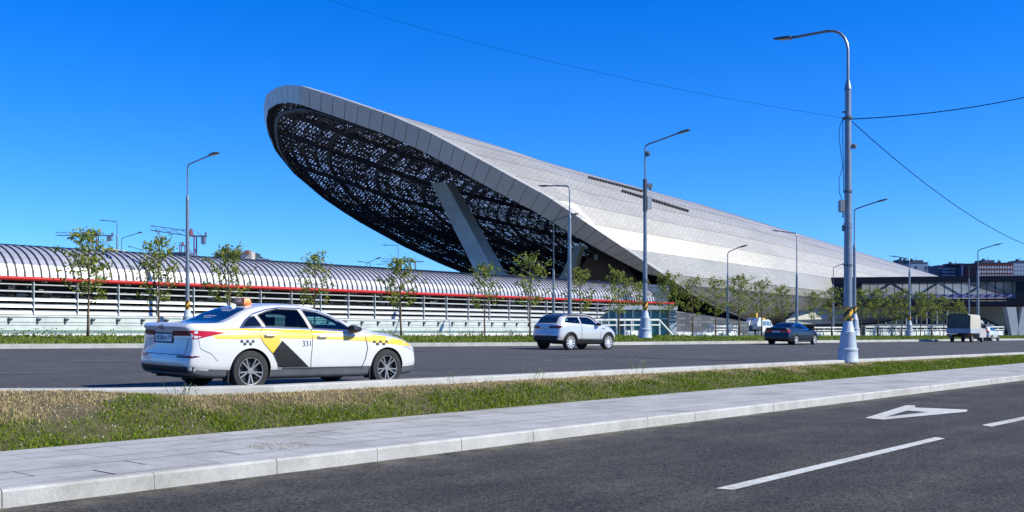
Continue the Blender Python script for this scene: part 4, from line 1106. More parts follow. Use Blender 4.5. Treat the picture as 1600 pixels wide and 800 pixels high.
BACK = [
 (183, 95, 340, -26, 6, 'distant lamp post with left arm above the ribbed roof at the left'),
 (190, 105, 366, 32, 6, 'distant lamp post with right arm, beside its taller neighbour, above the ribbed roof'),
 (222, 130, 382, -22, 8, 'far small lamp with left arm behind the thin-crowned tree'),
 (573, 120, 404, 22, 7, 'far lamp post with right arm above the ribbed roof under the shell'),
 (579, 135, 407, -20, 4, 'far low lamp post with left arm above the ribbed roof under the shell'),
 (622, 125, 381, -24, 2, 'far tall lamp post with left arm under the edge of the shell'),
 (608, 150, 412, -20, 0, 'far lamp head barely above the ribbed roof, left of the broad tree'),
 (28, 110, 381, -12, 2, 'far lamp head just above the ribbed roof at the left edge'),
 (1514, 128, 416, -6, 1, 'plain thin grey mast in front of the covered bridge'),
]
for px, D, yt, adx, ri, lab in BACK: lamp(px, D, yt, adx, ri, lab, pr=.09, base=False, zb_=1.0, neck=1.6)

# overhead cables
def cable(p0, p1, sag, r, lab):
    n = 28; pts = []
    for k in range(n+1):
        t = k/n; p = p0.lerp(p1, t); pts.append(p-Vector((0, 0, sag*4*t*(1-t))))
    mb = MB(); mb.tube(pts, r, 5); o = mb.build('overhead_cable', mat('cable_black', (.004, .006, .012), .95, spec=.0)); tag(o, lab, 'cable'); return o
pc = W(1321, 185, 36)
cable(pc, W(300, -75, 47), .75, .005, 'faint cable from the big lamp post up to the upper left')
cable(W(1331, 186, 36), W(1750, 112, 40), .35, .018, 'twisted cable from the big lamp post up to the right edge')
cable(W(1331, 190, 36), W(1660, 398, 64), .9, .015, 'slack cable from the big lamp post down to the right edge')

# ================================================================== kiosk, stone wall, railings
kio = empty('glass_kiosk', W(1005, 525, 77), 0, 'small pavilion with teal glass and white louvred pier beside the stone wall', 'kiosk')
kz = W(1005, 525, 77).z; kz_ = lambda y: CZ+(HY-y)/F*77-kz
kx = lambda px: X(px, 77)-X(1005, 77)
mb = MB(); mb.box(kx(950), kx(1046), .1, 3, 0, kz_(486)); mb.build('glazing', mat('teal_glass', (.03, .17, .20), .12, var=.6, scale=.6), kio)
mb = MB()
for px in (950, 962, 975, 988, 1003, 1016, 1030, 1044): mb.box(kx(px), kx(px)+.12, 0, .12, 0, kz_(483))
mb.box(kx(945), kx(1058), -.25, 3.1, kz_(484), kz_(478)); mb.box(kx(950), kx(1046), 0, .1, kz_(499), kz_(497)); mb.build('frame', M_white, kio)
mb = MB(); mb.box(kx(1046), kx(1057), -.1, 3, 0, kz_(482))
mb.build('pier', M_white, kio)
mb = MB()
for y in (487, 491, 496, 502): mb.box(kx(1046)-.02, kx(1056), -.15, -.1, kz_(y+1.5), kz_(y))
mb.build('pier_louvres', M_black, kio)
mb = MB(); mb.prism([(kx(905), .0, 0), (kx(949), .0, 0), (kx(949), .0, kz_(488))], (0, 2, 0)); mb.build('stair_glass', mat('slate_glass', (.12, .18, .22), .2), kio)
m3, n3, l3, b3 = nodes_of('dark_stone')
tc3 = n3.new('ShaderNodeTexCoord'); mp3 = n3.new('ShaderNodeMapping'); mp3.inputs['Rotation'].default_value = (R(90), 0, 0); bt = n3.new('ShaderNodeTexBrick'); bt.inputs['Scale'].default_value = 1.0
bt.inputs['Brick Width'].default_value = .9; bt.inputs['Row Height'].default_value = .3; bt.inputs['Mortar Size'].default_value = .02
bt.inputs['Color1'].default_value = (.05, .055, .06, 1); bt.inputs['Color2'].default_value = (.13, .135, .14, 1); bt.inputs['Mortar'].default_value = (.02, .02, .02, 1)
l3.new(tc3.outputs['Object'], mp3.inputs['Vector']); l3.new(mp3.outputs[0], bt.inputs[0]); l3.new(bt.outputs[0], b3.inputs['Base Color'])
sw = MB(); a_, b2 = W(1057, 486, 92), W(1170, 503, 100); zb_ = 1.1
sw.prism([Vector((a_.x, a_.y, zb_)), Vector((b2.x, b2.y, zb_)), b2, Vector((a_.x, a_.y, a_.z))], (0, 1.5, 0)); o = sw.build('stone_wall', m3); tag(o, 'dark grey stone block wall sloping down under the lower edge of the shell', 'wall')
def railing(px0, px1, D0, D1, ytop, lab, solid=True, ramp=0):
    a_, b2 = W(px0, ytop, D0), W(px1, ytop, D1); za, zb2 = strip_z(D0)-.1, strip_z(D1)-.1
    root = empty('white_railing', (a_.x, a_.y, za), 0, lab, 'railing', 'white railings along the far verge')
    o_ = Vector(root.location); A_, B_ = a_-o_, b2-o_; ln = (B_-A_).length; n = max(2, int(ln/1.5)); d = (B_-A_)/n; t = 3.0
    hz = A_.z
    mb = MB()
    mb.tube([A_, B_], .07, 6); mb.tube([A_-Vector((0, 0, hz*.32)), B_-Vector((0, 0, hz*.32))], .05, 6)
    mb.build('rails', M_white, root)
    if ramp:
        mb = MB(); mb.tube([A_ if ramp < 0 else B_, (A_ if ramp < 0 else B_)+Vector((ramp*hz*.9, 0, -hz))], .06, 6); mb.build('ramp_rail', M_white, root)
    first = None
    for k in range(n+1):
        if first is None:
            mb = MB(); mb.tube([A_-Vector((0, 0, hz)), A_], .05, 6); first = mb.build('post', M_white, root)
        else:
            c = first.copy(); COL.objects.link(c); c.location = d*k
    if solid:
        mb = MB(); q0, q1 = A_-Vector((0, 0, hz)), B_-Vector((0, 0, hz)); q0.y += .05; q1.y += .05
        mb.prism([q0, q1, q1+Vector((0, 0, hz*.52)), q0+Vector((0, 0, hz*.52))], (0, .06, 0)); mb.build('panel', M_white, root)
railing(890, 1030, 68, 74, 500, 'white open railing behind the silver car and wide-based lamp post', False, ramp=1)
railing(1108, 1152, 84, 87, 510, 'short white railing with sloping end before the stone wall', True, ramp=-1)
railing(1272, 1330, 93, 97, 512, 'white railing between the blue car and the big foreground lamp post', True)
railing(1352, 1568, 98, 116, 511, 'long white railing under the covered bridge behind the row of trees', True)
lw = MB(); a_, b2 = W(975, 516, 76), W(1160, 521, 86)
for p in (a_, b2): p.z = p.z
lw.prism([Vector((a_.x, a_.y, 1.15)), Vector((b2.x, b2.y, 1.15)), b2, a_], (0, .25, 0)); o = lw.build('low_kerb_wall', M_white); tag(o, 'low pale wall at the foot of the kiosk and stone wall', 'wall')

# ================================================================== cranes, left background buildings
M_crane = mat('crane_red', (.16, .035, .07), .6); M_craneb = mat('crane_blue', (.10, .14, .22), .6)
def crane(px, ytop, yj, px0, px1, D, lab, tilt=0, cw=True):
    z0 = 1.0; base = Vector((X(px, D), D, z0)); root = empty('tower_crane', base, 0, lab, 'crane', 'tower cranes')
    zt = W(px, ytop, D).z-z0; zj = W(px, yj, D).z-z0; w_ = 1.0
    mb = MB()
    for sx, sy in ((-w_, -w_), (w_, -w_), (w_, w_), (-w_, w_)): mb.tube([(sx, sy, 0), (sx, sy, zj)], .18, 4)
    z = 0; k = 0
    while z+2.5 < zj:
        s_ = 1 if k % 2 else -1; mb.tube([(-w_*s_, -w_, z), (w_*s_, -w_, z+2.5)], .12, 3); mb.tube([(w_, -w_*s_, z), (w_, w_*s_, z+2.5)], .12, 3); z += 2.5; k += 1
    mb.tube([(0, 0, zj), (0, 0, zt)], [.8, .2], 5); mb.build('mast', M_crane, root)
    x0, x1 = X(px0, D)-base.x, X(px1, D)-base.x; mb = MB()
    for oy, oz in ((-.6, 0), (.6, 0), (0, 1.2)): mb.tube([(x0, oy, zj+oz+tilt), (0, oy, zj+oz)], .13, 4)
    n = max(3, int(abs(x0)/2.2))
    for i in range(n):
        xa, xb = x0*i/n, x0*(i+1)/n; mb.tube([(xa, -.6, zj+tilt*i/n), (xb, 0, zj+1.2+tilt*(i+1)/n)], .08, 3); mb.tube([(xb, 0, zj+1.2+tilt*(i+1)/n), (xb, -.6, zj+tilt*(i+1)/n)], .08, 3)
    mb.tube([(0, 0, zt), (x0*.6, 0, zj+1.2)], .06, 3); mb.build('jib', M_craneb, root)
    mb = MB()
    for oy in (-.6, .6): mb.tube([(0, oy, zj), (x1, oy, zj)], .22, 4)
    mb.tube([(0, 0, zt), (x1*.8, 0, zj)], .06, 3); mb.build('counter_jib', M_craneb, root)
    if cw:
        mb = MB(); mb.box(x1*.72, x1*.95, -.8, .8, zj-2.0, zj-.2); mb.box(x1*.95, x1*1.03, -.5, .5, zj+.1, zj+1.0); mb.build('counterweight', M_craneb, root)
crane(299, 357, 369, 236, 322, 260, 'red-masted tower crane behind the ribbed roof, beside the tall lamp post', 1.5)
crane(148, 368, 368, 88, 176, 380, 'faint far tower crane behind the leftmost tree', cw=True)
crane(645, 404, 409, 596, 662, 420, 'faint far tower crane under the lower edge of the shell', cw=False)
crane(286, 378, 384, 280, 289, 400, 'tiny mast of a far crane between two trees', cw=False)
def simple(name, label, cat, parts):
    root = empty(name, parts[0][3], 0, label, cat)
    for nm, mb, m in [(p[0], p[1], p[2]) for p in parts]: put(mb, nm, m, root)
D = 210
def bb(px0, px1, y0, y1, D, dep, mb=None):
    mb = mb or MB(); a_, b2 = W(px0, y0, D), W(px1, y1, D); mb.box(a_.x, b2.x, D, D+dep, b2.z, a_.z); return mb
org = Vector((X(380, D), D, 1.0))
simple('background_building', 'unfinished building with white top behind the tree right of the tall lamp post', 'building', [('wall', bb(335, 392, 396, 430, D, 10), mat('dark_green_block', (.03, .05, .05), .8, var=.3, scale=.3), org), ('white_bay', bb(376, 393, 393, 430, D-1, 3), mat('cream_bay', (.45, .42, .38), .7), org), ('brick_band', bb(383, 389, 391, 397, D-1.3, 2), mat('brown_band', (.28, .12, .07), .8), org), ('roof', bb(345, 392, 392.5, 396, D+1, 8), M_navyroof, org)])
org = Vector((X(290, D), D, 1.0))
mbh = MB(); a_ = W(300, 399, 200); mbh.poly([W(258, 397, 200), W(292, 396, 200), W(318, 402, 200), W(330, 412, 200), W(330, 425, 200), W(258, 425, 200)]); 
mbh2 = MB(); mbh2.prism([W(258, 398, 200), W(296, 397, 200), W(318, 402, 200), W(330, 412, 200), W(330, 425, 200), W(258, 425, 200)], (0, 12, 0))
simple('background_hall', 'low pale hall with a rounded roof end behind the ribbed roof and crane', 'building', [('wall', mbh2, mat('pale_hall', (.42, .42, .42), .7), org), ('dark_band', bb(262, 292, 394, 399, 198, 3), M_navyroof, org)])
org = Vector((X(165, 170), 170, 1.0))
simple('background_shed', 'white shed roof peeking over the ribbed roof near the left lamps', 'building', [('wall', bb(160, 192, 391, 410, 170, 8), M_white, org), ('roof', bb(160, 175, 388, 391, 171, 5), mat('cream_bay', (.45, .42, .38), .7), org)])

# tall weeds growing along the median kerb
vv, ff = [], []
wr = random.Random(5)
for px, n_, hh_ in ((984, 6, .30), (690, 2, .14), (842, 3, .2), (272, 4, .13), (290, 3, .10), (30, 4, .12)):
    i = min(range(len(kerb_in)), key=lambda q_: abs(800+F*kerb_in[q_].x/max(kerb_in[q_].y, .1)-px) if kerb_in[q_].y > 3 else 1e9); b0 = kerb_in[i]
    for _ in range(n_):
        b1 = b0+Vector((wr.gauss(0, .16), wr.gauss(-.08, .05), -.1)); h = hh_*wr.uniform(.5, 1.1); lx = Vector((wr.gauss(0, .06), wr.gauss(0, .06), h+.1))
        k = len(vv); w_ = Vector((.005, 0, 0)); vv += [tuple(b1-w_), tuple(b1+w_), tuple(b1+lx+w_*.4), tuple(b1+lx-w_*.4)]; ff.append((k, k+1, k+2, k+3))
        for q_ in range(5):
            t_ = wr.uniform(.3, 1); disc(vv, ff, b1+lx*t_+Vector((wr.gauss(0, .03), wr.gauss(0, .03), 0)), wr.uniform(.006, .014)*(1.5 if px > 800 else 1), Vector((wr.uniform(-1, 1), -1, wr.uniform(0, 1))).normalized(), 4)
me = bpy.data.meshes.new('w'); me.from_pydata(vv, [], ff); o = newobj('roadside_weeds', me, None, [mat('weed_green', (.10, .16, .03), .7, var=.5, scale=9)]); o['kind'] = 'stuff'
# ================================================================== vehicles
def carpaint(name, col, metal=0.0, rough=0.35, coat=1.0):
    m, n, l, b = nodes_of(name); b.inputs['Base Color'].default_value = (*col, 1); b.inputs['Roughness'].default_value = rough
    b.inputs['Metallic'].default_value = metal; b.inputs['Coat Weight'].default_value = coat; b.inputs['Coat Roughness'].default_value = .03
    tc = n.new('ShaderNodeTexCoord'); z = n.new('ShaderNodeTexNoise'); z.inputs['Scale'].default_value = 2.5; z.inputs['Detail'].default_value = 8; l.new(tc.outputs['Object'], z.inputs['Vector'])
    r = n.new('ShaderNodeValToRGB'); r.color_ramp.elements[0].color = tuple(c*.9 for c in col)+(1,); r.color_ramp.elements[1].color = (*col, 1); r.color_ramp.elements[0].position = .3
    l.new(z.outputs[0], r.inputs[0]); l.new(r.outputs[0], b.inputs['Base Color']); return m
P_white = carpaint('white_paint', (.62, .62, .61)); P_silver = carpaint('silver_paint', (.58, .585, .59), .25, .3); P_blue = carpaint('dark_blue_paint', (.003, .004, .016), .0, .35, .45)
P_yellow = carpaint('yellow_livery', (.85, .50, .004)); P_charcoal = mat('charcoal_decal', (.014, .014, .014), .5, spec=.25)
M_cardark = mat('car_dark', (.012, .012, .013), .6); M_clad = mat('grey_cladding', (.10, .105, .115), .5, var=.15, scale=3)
M_glass = mat('tinted_glass', (.010, .022, .030), .03, spec=.8); M_backglass = mat('rear_glass', (.004, .007, .018), .05, spec=.45)
def carglass(name, tint, refl):
    m, n, l, b = nodes_of(name); t = n.new('ShaderNodeBsdfTransparent'); t.inputs[0].default_value = (*tint, 1)
    g_ = n.new('ShaderNodeBsdfGlossy'); g_.inputs['Roughness'].default_value = .03; g_.inputs['Color'].default_value = (.9, .95, 1, 1)
    fr = n.new('ShaderNodeLayerWeight'); pw = n.new('ShaderNodeMath'); pw.operation = 'POWER'; pw.inputs[1].default_value = 4; l.new(fr.outputs['Facing'], pw.inputs[0]); ad = n.new('ShaderNodeMath'); ad.operation = 'ADD'; ad.inputs[1].default_value = refl; l.new(pw.outputs[0], ad.inputs[0])
    mx_ = n.new('ShaderNodeMixShader'); l.new(ad.outputs[0], mx_.inputs[0]); l.new(t.outputs[0], mx_.inputs[1]); l.new(g_.outputs[0], mx_.inputs[2]); l.new(mx_.outputs[0], n['Material Output'].inputs[0]); return m
gm = carglass('clear_glass', (.50, .78, .80), .05); gm2 = carglass('privacy_glass', (.10, .16, .20), .02)
M_tyre = mat('tyre_rubber', (.022, .022, .023), .85, var=.3, scale=12, bump=.2); M_alloy = mat('alloy', (.55, .56, .58), .3, metal=.8); M_chrome = mat('chrome', (.7, .7, .72), .12, metal=1.0)
M_red = mat('tail_red', (.42, .006, .008), .12, spec=.7); M_redd = mat('tail_dark_red', (.10, .008, .012), .15); M_clear = mat('lamp_clear', (.62, .62, .62), .1, spec=.8)
M_orange = mat('taxi_sign_orange', (.85, .17, .01), .4); M_plate = mat('plate_white', (.72, .74, .78), .5); M_seam = mat('panel_gap', (.03, .03, .03), .8); M_seat = mat('seat_fabric', (.05, .05, .055), .8)
M_handle = mat('handle_silver', (.5, .51, .52), .3, metal=.4); M_txt = mat('decal_black', (.01, .01, .01), .5); M_wtxt = mat('white_lettering', (.75, .77, .8), .6)

def pchip(xs, ys, x):
    xs = np.array(xs, float); ys = np.array(ys, float); h = np.diff(xs); d = np.diff(ys)/h; m = np.zeros(len(xs))
    for k in range(1, len(xs)-1):
        if d[k-1]*d[k] > 0: w1 = 2*h[k]+h[k-1]; w2 = h[k]+2*h[k-1]; m[k] = (w1+w2)/(w1/d[k-1]+w2/d[k])
    m[0], m[-1] = d[0], d[-1]
    i = int(np.clip(np.searchsorted(xs, x)-1, 0, len(xs)-2)); t = (min(max(x, xs[0]), xs[-1])-xs[i])/h[i]
    return float((1+2*t)*(1-t)**2*ys[i]+t*(1-t)**2*h[i]*m[i]+t*t*(3-2*t)*ys[i+1]+t*t*(t-1)*h[i]*m[i+1])

def catmull(P, sub):
    out = []; n = len(P)
    for i in range(n-1):
        p0 = P[max(i-1, 0)]; p1 = P[i]; p2 = P[i+1]; p3 = P[min(i+2, n-1)]
        for k in range(sub):
            t = k/sub; out.append(tuple(.5*((2*p1[j])+(-p0[j]+p2[j])*t+(2*p0[j]-5*p1[j]+4*p2[j]-p3[j])*t*t+(-p0[j]+3*p1[j]-3*p2[j]+p3[j])*t**3) for j in range(2)))
    out.append(tuple(P[-1])); return out

def rmx(x): return float(np.interp(x, [-1.05, -.3, .6, 2.4, 2.6, 3.42, 3.8], [-1.10, -.55, .25, 2.05, 2.38, 3.38, 3.8]))
class Car:
    def __init__(s, S):
        s.S = S; s.rm = S.get('rm', lambda x: x); x0, x1 = S['x0'], S['x1']; N = S.get('N', 84); c = lambda nm, x: pchip(*S[nm], x)
        xs = [x0, x0+.015, x0+.045]+list(np.linspace(x0+.10, x1-.10, N))+[x1-.045, x1-.015, x1]
        sh = {0: .955, 1: .975, 2: .99}
        secs = []
        for k, x in enumerate(xs):
            zb, zs, zt, ym, yr = c('zb', x), c('zs', x), c('zt', x), c('ym', x), c('yr', x)
            zm = S.get('zmax', .62); zm = min(zm, zs-.06)
            gh = zt-zs
            ye = ym-S.get('tuck', .045)
            f = min(1, max(0, (gh-.12)/.3)); zr = zt-(.075*f+.012*(1-f))
            pts = [(0, zb), (ym*.78, zb), (ym*.93, zb+.03), (ym-.035, zb+.12), (ym-.005, zb+.5*(zm-zb)), (ym, zm), (ym-.012, zm+.5*(zs-zm)), (ye, zs-.015), (ye-.04, zs+.02+.0*f),
                   (ye-.04-(ye-.04-yr)*.5+.02*f, zs+.02+(zr-zs-.02)*.52), (yr, zr), (yr*.93-.04*f, zt-.022*f-.004), (yr*.5, zt-.002), (0, zt)]
            sc_ = sh.get(k, sh.get(len(xs)-1-k, 1)); zc = (zb+zt)/2
            pts = [(y*sc_, zc+(z-zc)*sc_) for y, z in pts]
            secs.append((x, catmull(pts, 3)))
        s.nh = len(secs[0][1]); verts = []; ring = []
        def warp(x, y, z):
            dr = max(0, 1-(x-x0)/S.get('rl', .7))**1.4; df = max(0, 1-(x1-x)/S.get('fl', .9))**1.4
            yr_ = min(1, abs(y)/S['ymx'])
            xr = pchip(*S['rear'], z)+S.get('rc', .22)*yr_**3.2; xf = -pchip(*S['front'], z)-S.get('fc', .38)*yr_**2.6
            return x+dr*xr+df*xf
        def addring(x, pts):
            i = len(verts); full = [(y, z) for y, z in pts]+[(-y, z) for y, z in pts[-2:0:-1]]
            for y, z in full: verts.append((warp(x, y, z), y, z))
            return i, len(full)
        def shrink(pts, k): 
            zc = sum(p[1] for p in pts)/len(pts); return [(y*k, zc+(z-zc)*k) for y, z in pts]
        rings = []
        for k in (.06, .25, .45, .65, .82, .94): rings.append(addring(xs[0], shrink(secs[0][1], k)))
        for x, p in secs: rings.append(addring(x, p))
        for k in (.94, .82, .65, .45, .25, .06): rings.append(addring(xs[-1], shrink(secs[-1][1], k)))
        n = rings[0][1]; faces = []; mats = []
        for r, (a_, b_) in enumerate(zip(rings, rings[1:])):
            for j in range(n):
                j2 = (j+1) % n; q = (a_[0]+j, a_[0]+j2, b_[0]+j2, b_[0]+j); faces.append(q)
                z = sum(verts[t][2] for t in q)/4; x = sum(verts[t][0] for t in q)/4
                mats.append(S['mi'](x, z, sum(verts[t][1] for t in q)/4))
        faces.append(tuple(range(rings[0][0], rings[0][0]+n))); mats.append(faces and mats[0]); faces.append(tuple(range(rings[-1][0]+n-1, rings[-1][0]-1, -1))); mats.append(mats[-2])
        s.me = bpy.data.meshes.new('body'); s.me.from_pydata(verts, [], faces); s.me.polygons.foreach_set('material_index', mats)
        bm = bmesh.new(); bm.from_mesh(s.me); bmesh.ops.recalc_face_normals(bm, faces=bm.faces); bm.to_mesh(s.me); s.bvh = BVHTree.FromBMesh(bm); bm.free()
    def boolean(s, mats, arches, tunnels, cabin=None, screen=None):
        ob = newobj('tmpbody', s.me, None, mats)
        cut = MB()
        for (x, r, zc_) in arches:
            for sy in (1, -1):
                y0, y1 = (.52, 1.3) if sy > 0 else (-1.3, -.52)
                pts = [(x+r*math.cos(t), y0, zc_+r*math.sin(t)) for t in np.linspace(0, 2*math.pi, 41)[:-1]]
                cut.prism(pts, (0, y1-y0, 0), 1)
        for poly in tunnels: cut.prism([(s.rm(x), -1.3, z) for x, z in poly], (0, 2.6, 0), 1)
        if cabin: cut.prism([(x, -cabin[1], z) for x, z in cabin[0]], (0, 2*cabin[1], 0), 1)
        if screen: cut.prism([(x, y, screen[1]) for x, y in screen[0]], (0, 0, 1.0), 1)
        cme = cut.mesh('cut'); co = newobj('tmpcut', cme, None, mats)
        md = ob.modifiers.new('b', 'BOOLEAN'); md.object = co; md.operation = 'DIFFERENCE'; md.solver = 'EXACT'; md.use_self = True
        try: md.material_mode = 'INDEX'
        except Exception: pass
        dg = bpy.context.evaluated_depsgraph_get(); dg.update(); me = bpy.data.meshes.new_from_object(ob.evaluated_get(dg))
        bpy.data.objects.remove(ob); bpy.data.objects.remove(co)
        me.polygons.foreach_set('use_smooth', [True]*len(me.polygons)); me.set_sharp_from_angle(angle=R(32)); return me
    def proj(s, mode, a_, b_, off, sy=-1):
        if mode in ('side', 'top'): a_ = s.rm(a_)
        if mode == 'side': o_ = Vector((a_, sy*3, b_)); d = Vector((0, -sy, 0))
        elif mode == 'rear': o_ = Vector((-6, a_, b_)); d = Vector((1, 0, 0))
        elif mode == 'front': o_ = Vector((9, a_, b_)); d = Vector((-1, 0, 0))
        elif mode == 'top': o_ = Vector((a_, b_, 4)); d = Vector((0, 0, -1))
        elif mode == 'rcorner':  # a_: coordinate along the diagonal (−=rear centre, + = flank)
            ax = Vector((.72, -sy*-.0, 0)); t = Vector((.70, sy*.714, 0)); d = Vector((.714, -sy*.70, 0)); o_ = Vector((s.S['x0'], sy*s.S['ymx'], b_))+t*a_-d*4
        elif mode == 'fcorner':
            t = Vector((-.6, sy*.8, 0)); d = Vector((-.8, -sy*.6, 0)); o_ = Vector((s.S['x1'], sy*s.S['ymx'], b_))+t*a_-d*4
        h, nrm, _, _ = s.bvh.ray_cast(o_, d)
        if h is None: return None
        if nrm.dot(d) > 0: nrm = -nrm
        return h+nrm*off
    def patch(s, name, poly, mode, m, parent, off=.004, sy=-1, step=.07, thick=0.0):
        bm = bmesh.new(); vs = [bm.verts.new((p[0], p[1], 0)) for p in poly]; bm.faces.new(vs)
        lo = [min(p[i] for p in poly) for i in (0, 1)]; hi = [max(p[i] for p in poly) for i in (0, 1)]
        for ax_ in (0, 1):
            q = lo[ax_]+step
            while q < hi[ax_]-step*.2:
                co = [0, 0, 0]; co[ax_] = q; nn = [0, 0, 0]; nn[ax_] = 1
                bmesh.ops.bisect_plane(bm, geom=bm.verts[:]+bm.edges[:]+bm.faces[:], plane_co=co, plane_no=nn, dist=1e-5); q += step
        bad = []
        for v in bm.verts:
            p = s.proj(mode, v.co.x, v.co.y, off, sy)
            if p is None: bad.append(v)
            else: v.co = p
        if bad: bmesh.ops.delete(bm, geom=bad, context='VERTS')
        bmesh.ops.triangulate(bm, faces=bm.faces[:])
        bmesh.ops.recalc_face_normals(bm, faces=bm.faces)
        me = bpy.data.meshes.new(name); bm.to_mesh(me); bm.free()
        o = newobj(name, me, parent, [m], True); return o
    def strip(s, mbv, pts, mode, w, off=.003, sy=-1):
        """thin line along pts (2D) appended to (verts, faces)"""
        vv, ff = mbv; dense = []
        for a_, b_ in zip(pts, pts[1:]):
            n = max(1, int(math.hypot(b_[0]-a_[0], b_[1]-a_[1])/.05))
            for k in range(n): dense.append((a_[0]+(b_[0]-a_[0])*k/n, a_[1]+(b_[1]-a_[1])*k/n))
        dense.append(pts[-1]); prev = None
        for k, p in enumerate(dense):
            a_ = dense[max(0, k-1)]; b_ = dense[min(len(dense)-1, k+1)]; L = math.hypot(b_[0]-a_[0], b_[1]-a_[1])+1e-9; nx, ny = -(b_[1]-a_[1])/L*w/2, (b_[0]-a_[0])/L*w/2
            q0, q1 = s.proj(mode, p[0]+nx, p[1]+ny, off, sy), s.proj(mode, p[0]-nx, p[1]-ny, off, sy)
            if q0 is None or q1 is None: prev = None; continue
            i = len(vv); vv += [tuple(q0), tuple(q1)]
            if prev is not None: ff.append((prev, prev+1, i+1, i))
            prev = i
def meshobj(name, vf, m, parent, smooth=False):
    if name == 'door_seams':
        vv, ff = vf; comps = []; cur = []
        for q in ff:
            if cur and not (set(q) & set(cur[-1])): comps.append(cur); cur = []
            cur.append(q)
        if cur: comps.append(cur)
        for cp in comps:
            ids = sorted({i for q in cp for i in q}); mp_ = {i: k for k, i in enumerate(ids)}
            meshobj('door_seam', ([vv[i] for i in ids], [tuple(mp_[i] for i in q) for q in cp]), m, parent)
        return
    me = bpy.data.meshes.new(name); me.from_pydata(vf[0], [], vf[1]); bm = bmesh.new(); bm.from_mesh(me); bmesh.ops.recalc_face_normals(bm, faces=bm.faces); bm.to_mesh(me); bm.free()
    return newobj(name, me, parent, [m], smooth)
def wheel(parent, x, y, r, w, rim_r, style, sy, rimmat=None):
    """sy: outer side sign"""
    rimmat = rimmat or M_alloy
    mb = MB(); mb.lathe([(.05, -w*.3), (rim_r*.97, -w*.3), (rim_r*.97, w*.12), (.05, w*.12)], 28, axis='y'); hub = mb.build('wheel', M_cardark, parent)
    hub.location = (x, y, r); hub.rotation_euler = (0, .3, 0 if sy > 0 else math.pi)
    mb = MB(); mb.lathe([(rim_r, -w*.5), (r*.93, -w*.5), (r*.985, -w*.40), (r, -w*.3), (r, w*.3), (r*.985, w*.40), (r*.94, w*.49), (rim_r*1.06, w*.5), (rim_r, w*.44), (rim_r*.98, -w*.45)], 36, axis='y')
    mb.f = mb.f[:-2]; mb.m = mb.m[:-2]
    mb.build('tyre', M_tyre, hub, True)
    mb = MB(); yo = w*.44
    # rim lip
    mb.lathe([(rim_r*.93, yo-.03), (rim_r*.95, yo+.005), (rim_r*1.0, yo+.008), (rim_r*1.01, yo-.03)], 36, axis='y'); mb.f = mb.f[:-2]; mb.m = mb.m[:-2]
    n = style
    for k in range(n):
        a_ = 2*math.pi*k/n
        for da, in ((-.16,), (.16,)) if n <= 6 else ((0,),):
            w0, w1 = (.011, .011) if n <= 6 else (.024, .02)
            c, s_ = math.cos(a_+da*.55), math.sin(a_+da*.55); c1, s1_ = math.cos(a_+da*1.25), math.sin(a_+da*1.25)
            p0 = Vector((c*.05, 0, s_*.05)); p1 = Vector((c1*rim_r*.96, 0, s1_*rim_r*.96)); d = (p1-p0).normalized(); q = Vector((-d.z, 0, d.x))
            mb.prism([p0+q*w0+Vector((0, yo-.035, 0)), p1+q*w1+Vector((0, yo-.015, 0)), p1-q*w1+Vector((0, yo-.015, 0)), p0-q*w0+Vector((0, yo-.035, 0))], (0, .022, 0))
    mb.lathe([(.0, yo-.03), (.06, yo-.03), (.055, yo-.004), (.0, yo-.002)], 16, axis='y')
    mb.build('rim', rimmat, hub)
    return hub
def wheels(root, xs, ytr, r, w, rim_r, style, rimmat=None):
    for x in xs:
        for sy in (-1, 1): wheel(root, x, sy*(ytr-w/2), r, w, rim_r, style, sy, rimmat)
def place(root, px, ycontact, D, heading, x_ref=0.0):
    """near rear wheel contact pixel given; root origin at rear axle ground centre"""
    root.rotation_euler = (0, 0, R(90-heading))
def hdg(h): return Vector((math.sin(R(h)), math.cos(R(h)), 0)), Vector((math.cos(R(h)), -math.sin(R(h)), 0))  # forward, right
def settle(root, rearc, D, track, wb, h, s=1.0):
    """rearc: px of near (right) rear wheel; sets location, pitch by the road"""
    f_, r_ = hdg(h); P = Vector((X(rearc, D), D, 0)); o_ = P-r_*track*s
    zr = (road_z(P.x, P.y)+road_z(*(o_-r_*track*s).xy))/2; fr = o_+f_*wb*s; zf = road_z(fr.x, fr.y)
    root.location = (o_.x, o_.y, zr); pitch = -math.atan2(zf-zr, wb*s); roll = math.atan2(road_z(*(o_-r_*.8).xy)-road_z(*(o_+r_*.8).xy), 1.6)
    root.rotation_euler = (roll, pitch, R(90-h)); root.scale = (s, s, s)
def seats(root, xs, z0, zh, hw=.24):
    for x in xs:
        for y in (-.36, .36):
            mb = MB(); 
            prof = [(x-.06, z0), (x+.10, z0), (x-.02, zh-.2), (x-.10, zh-.17), (x-.13, zh-.2)]
            mb.prism([(a_, y-hw, b_) for a_, b_ in prof], (0, hw*2, 0)); mb.box(x-.13, x-.04, y-.13, y+.13, zh-.15, zh)
            mb.build('seat', M_seat, root)
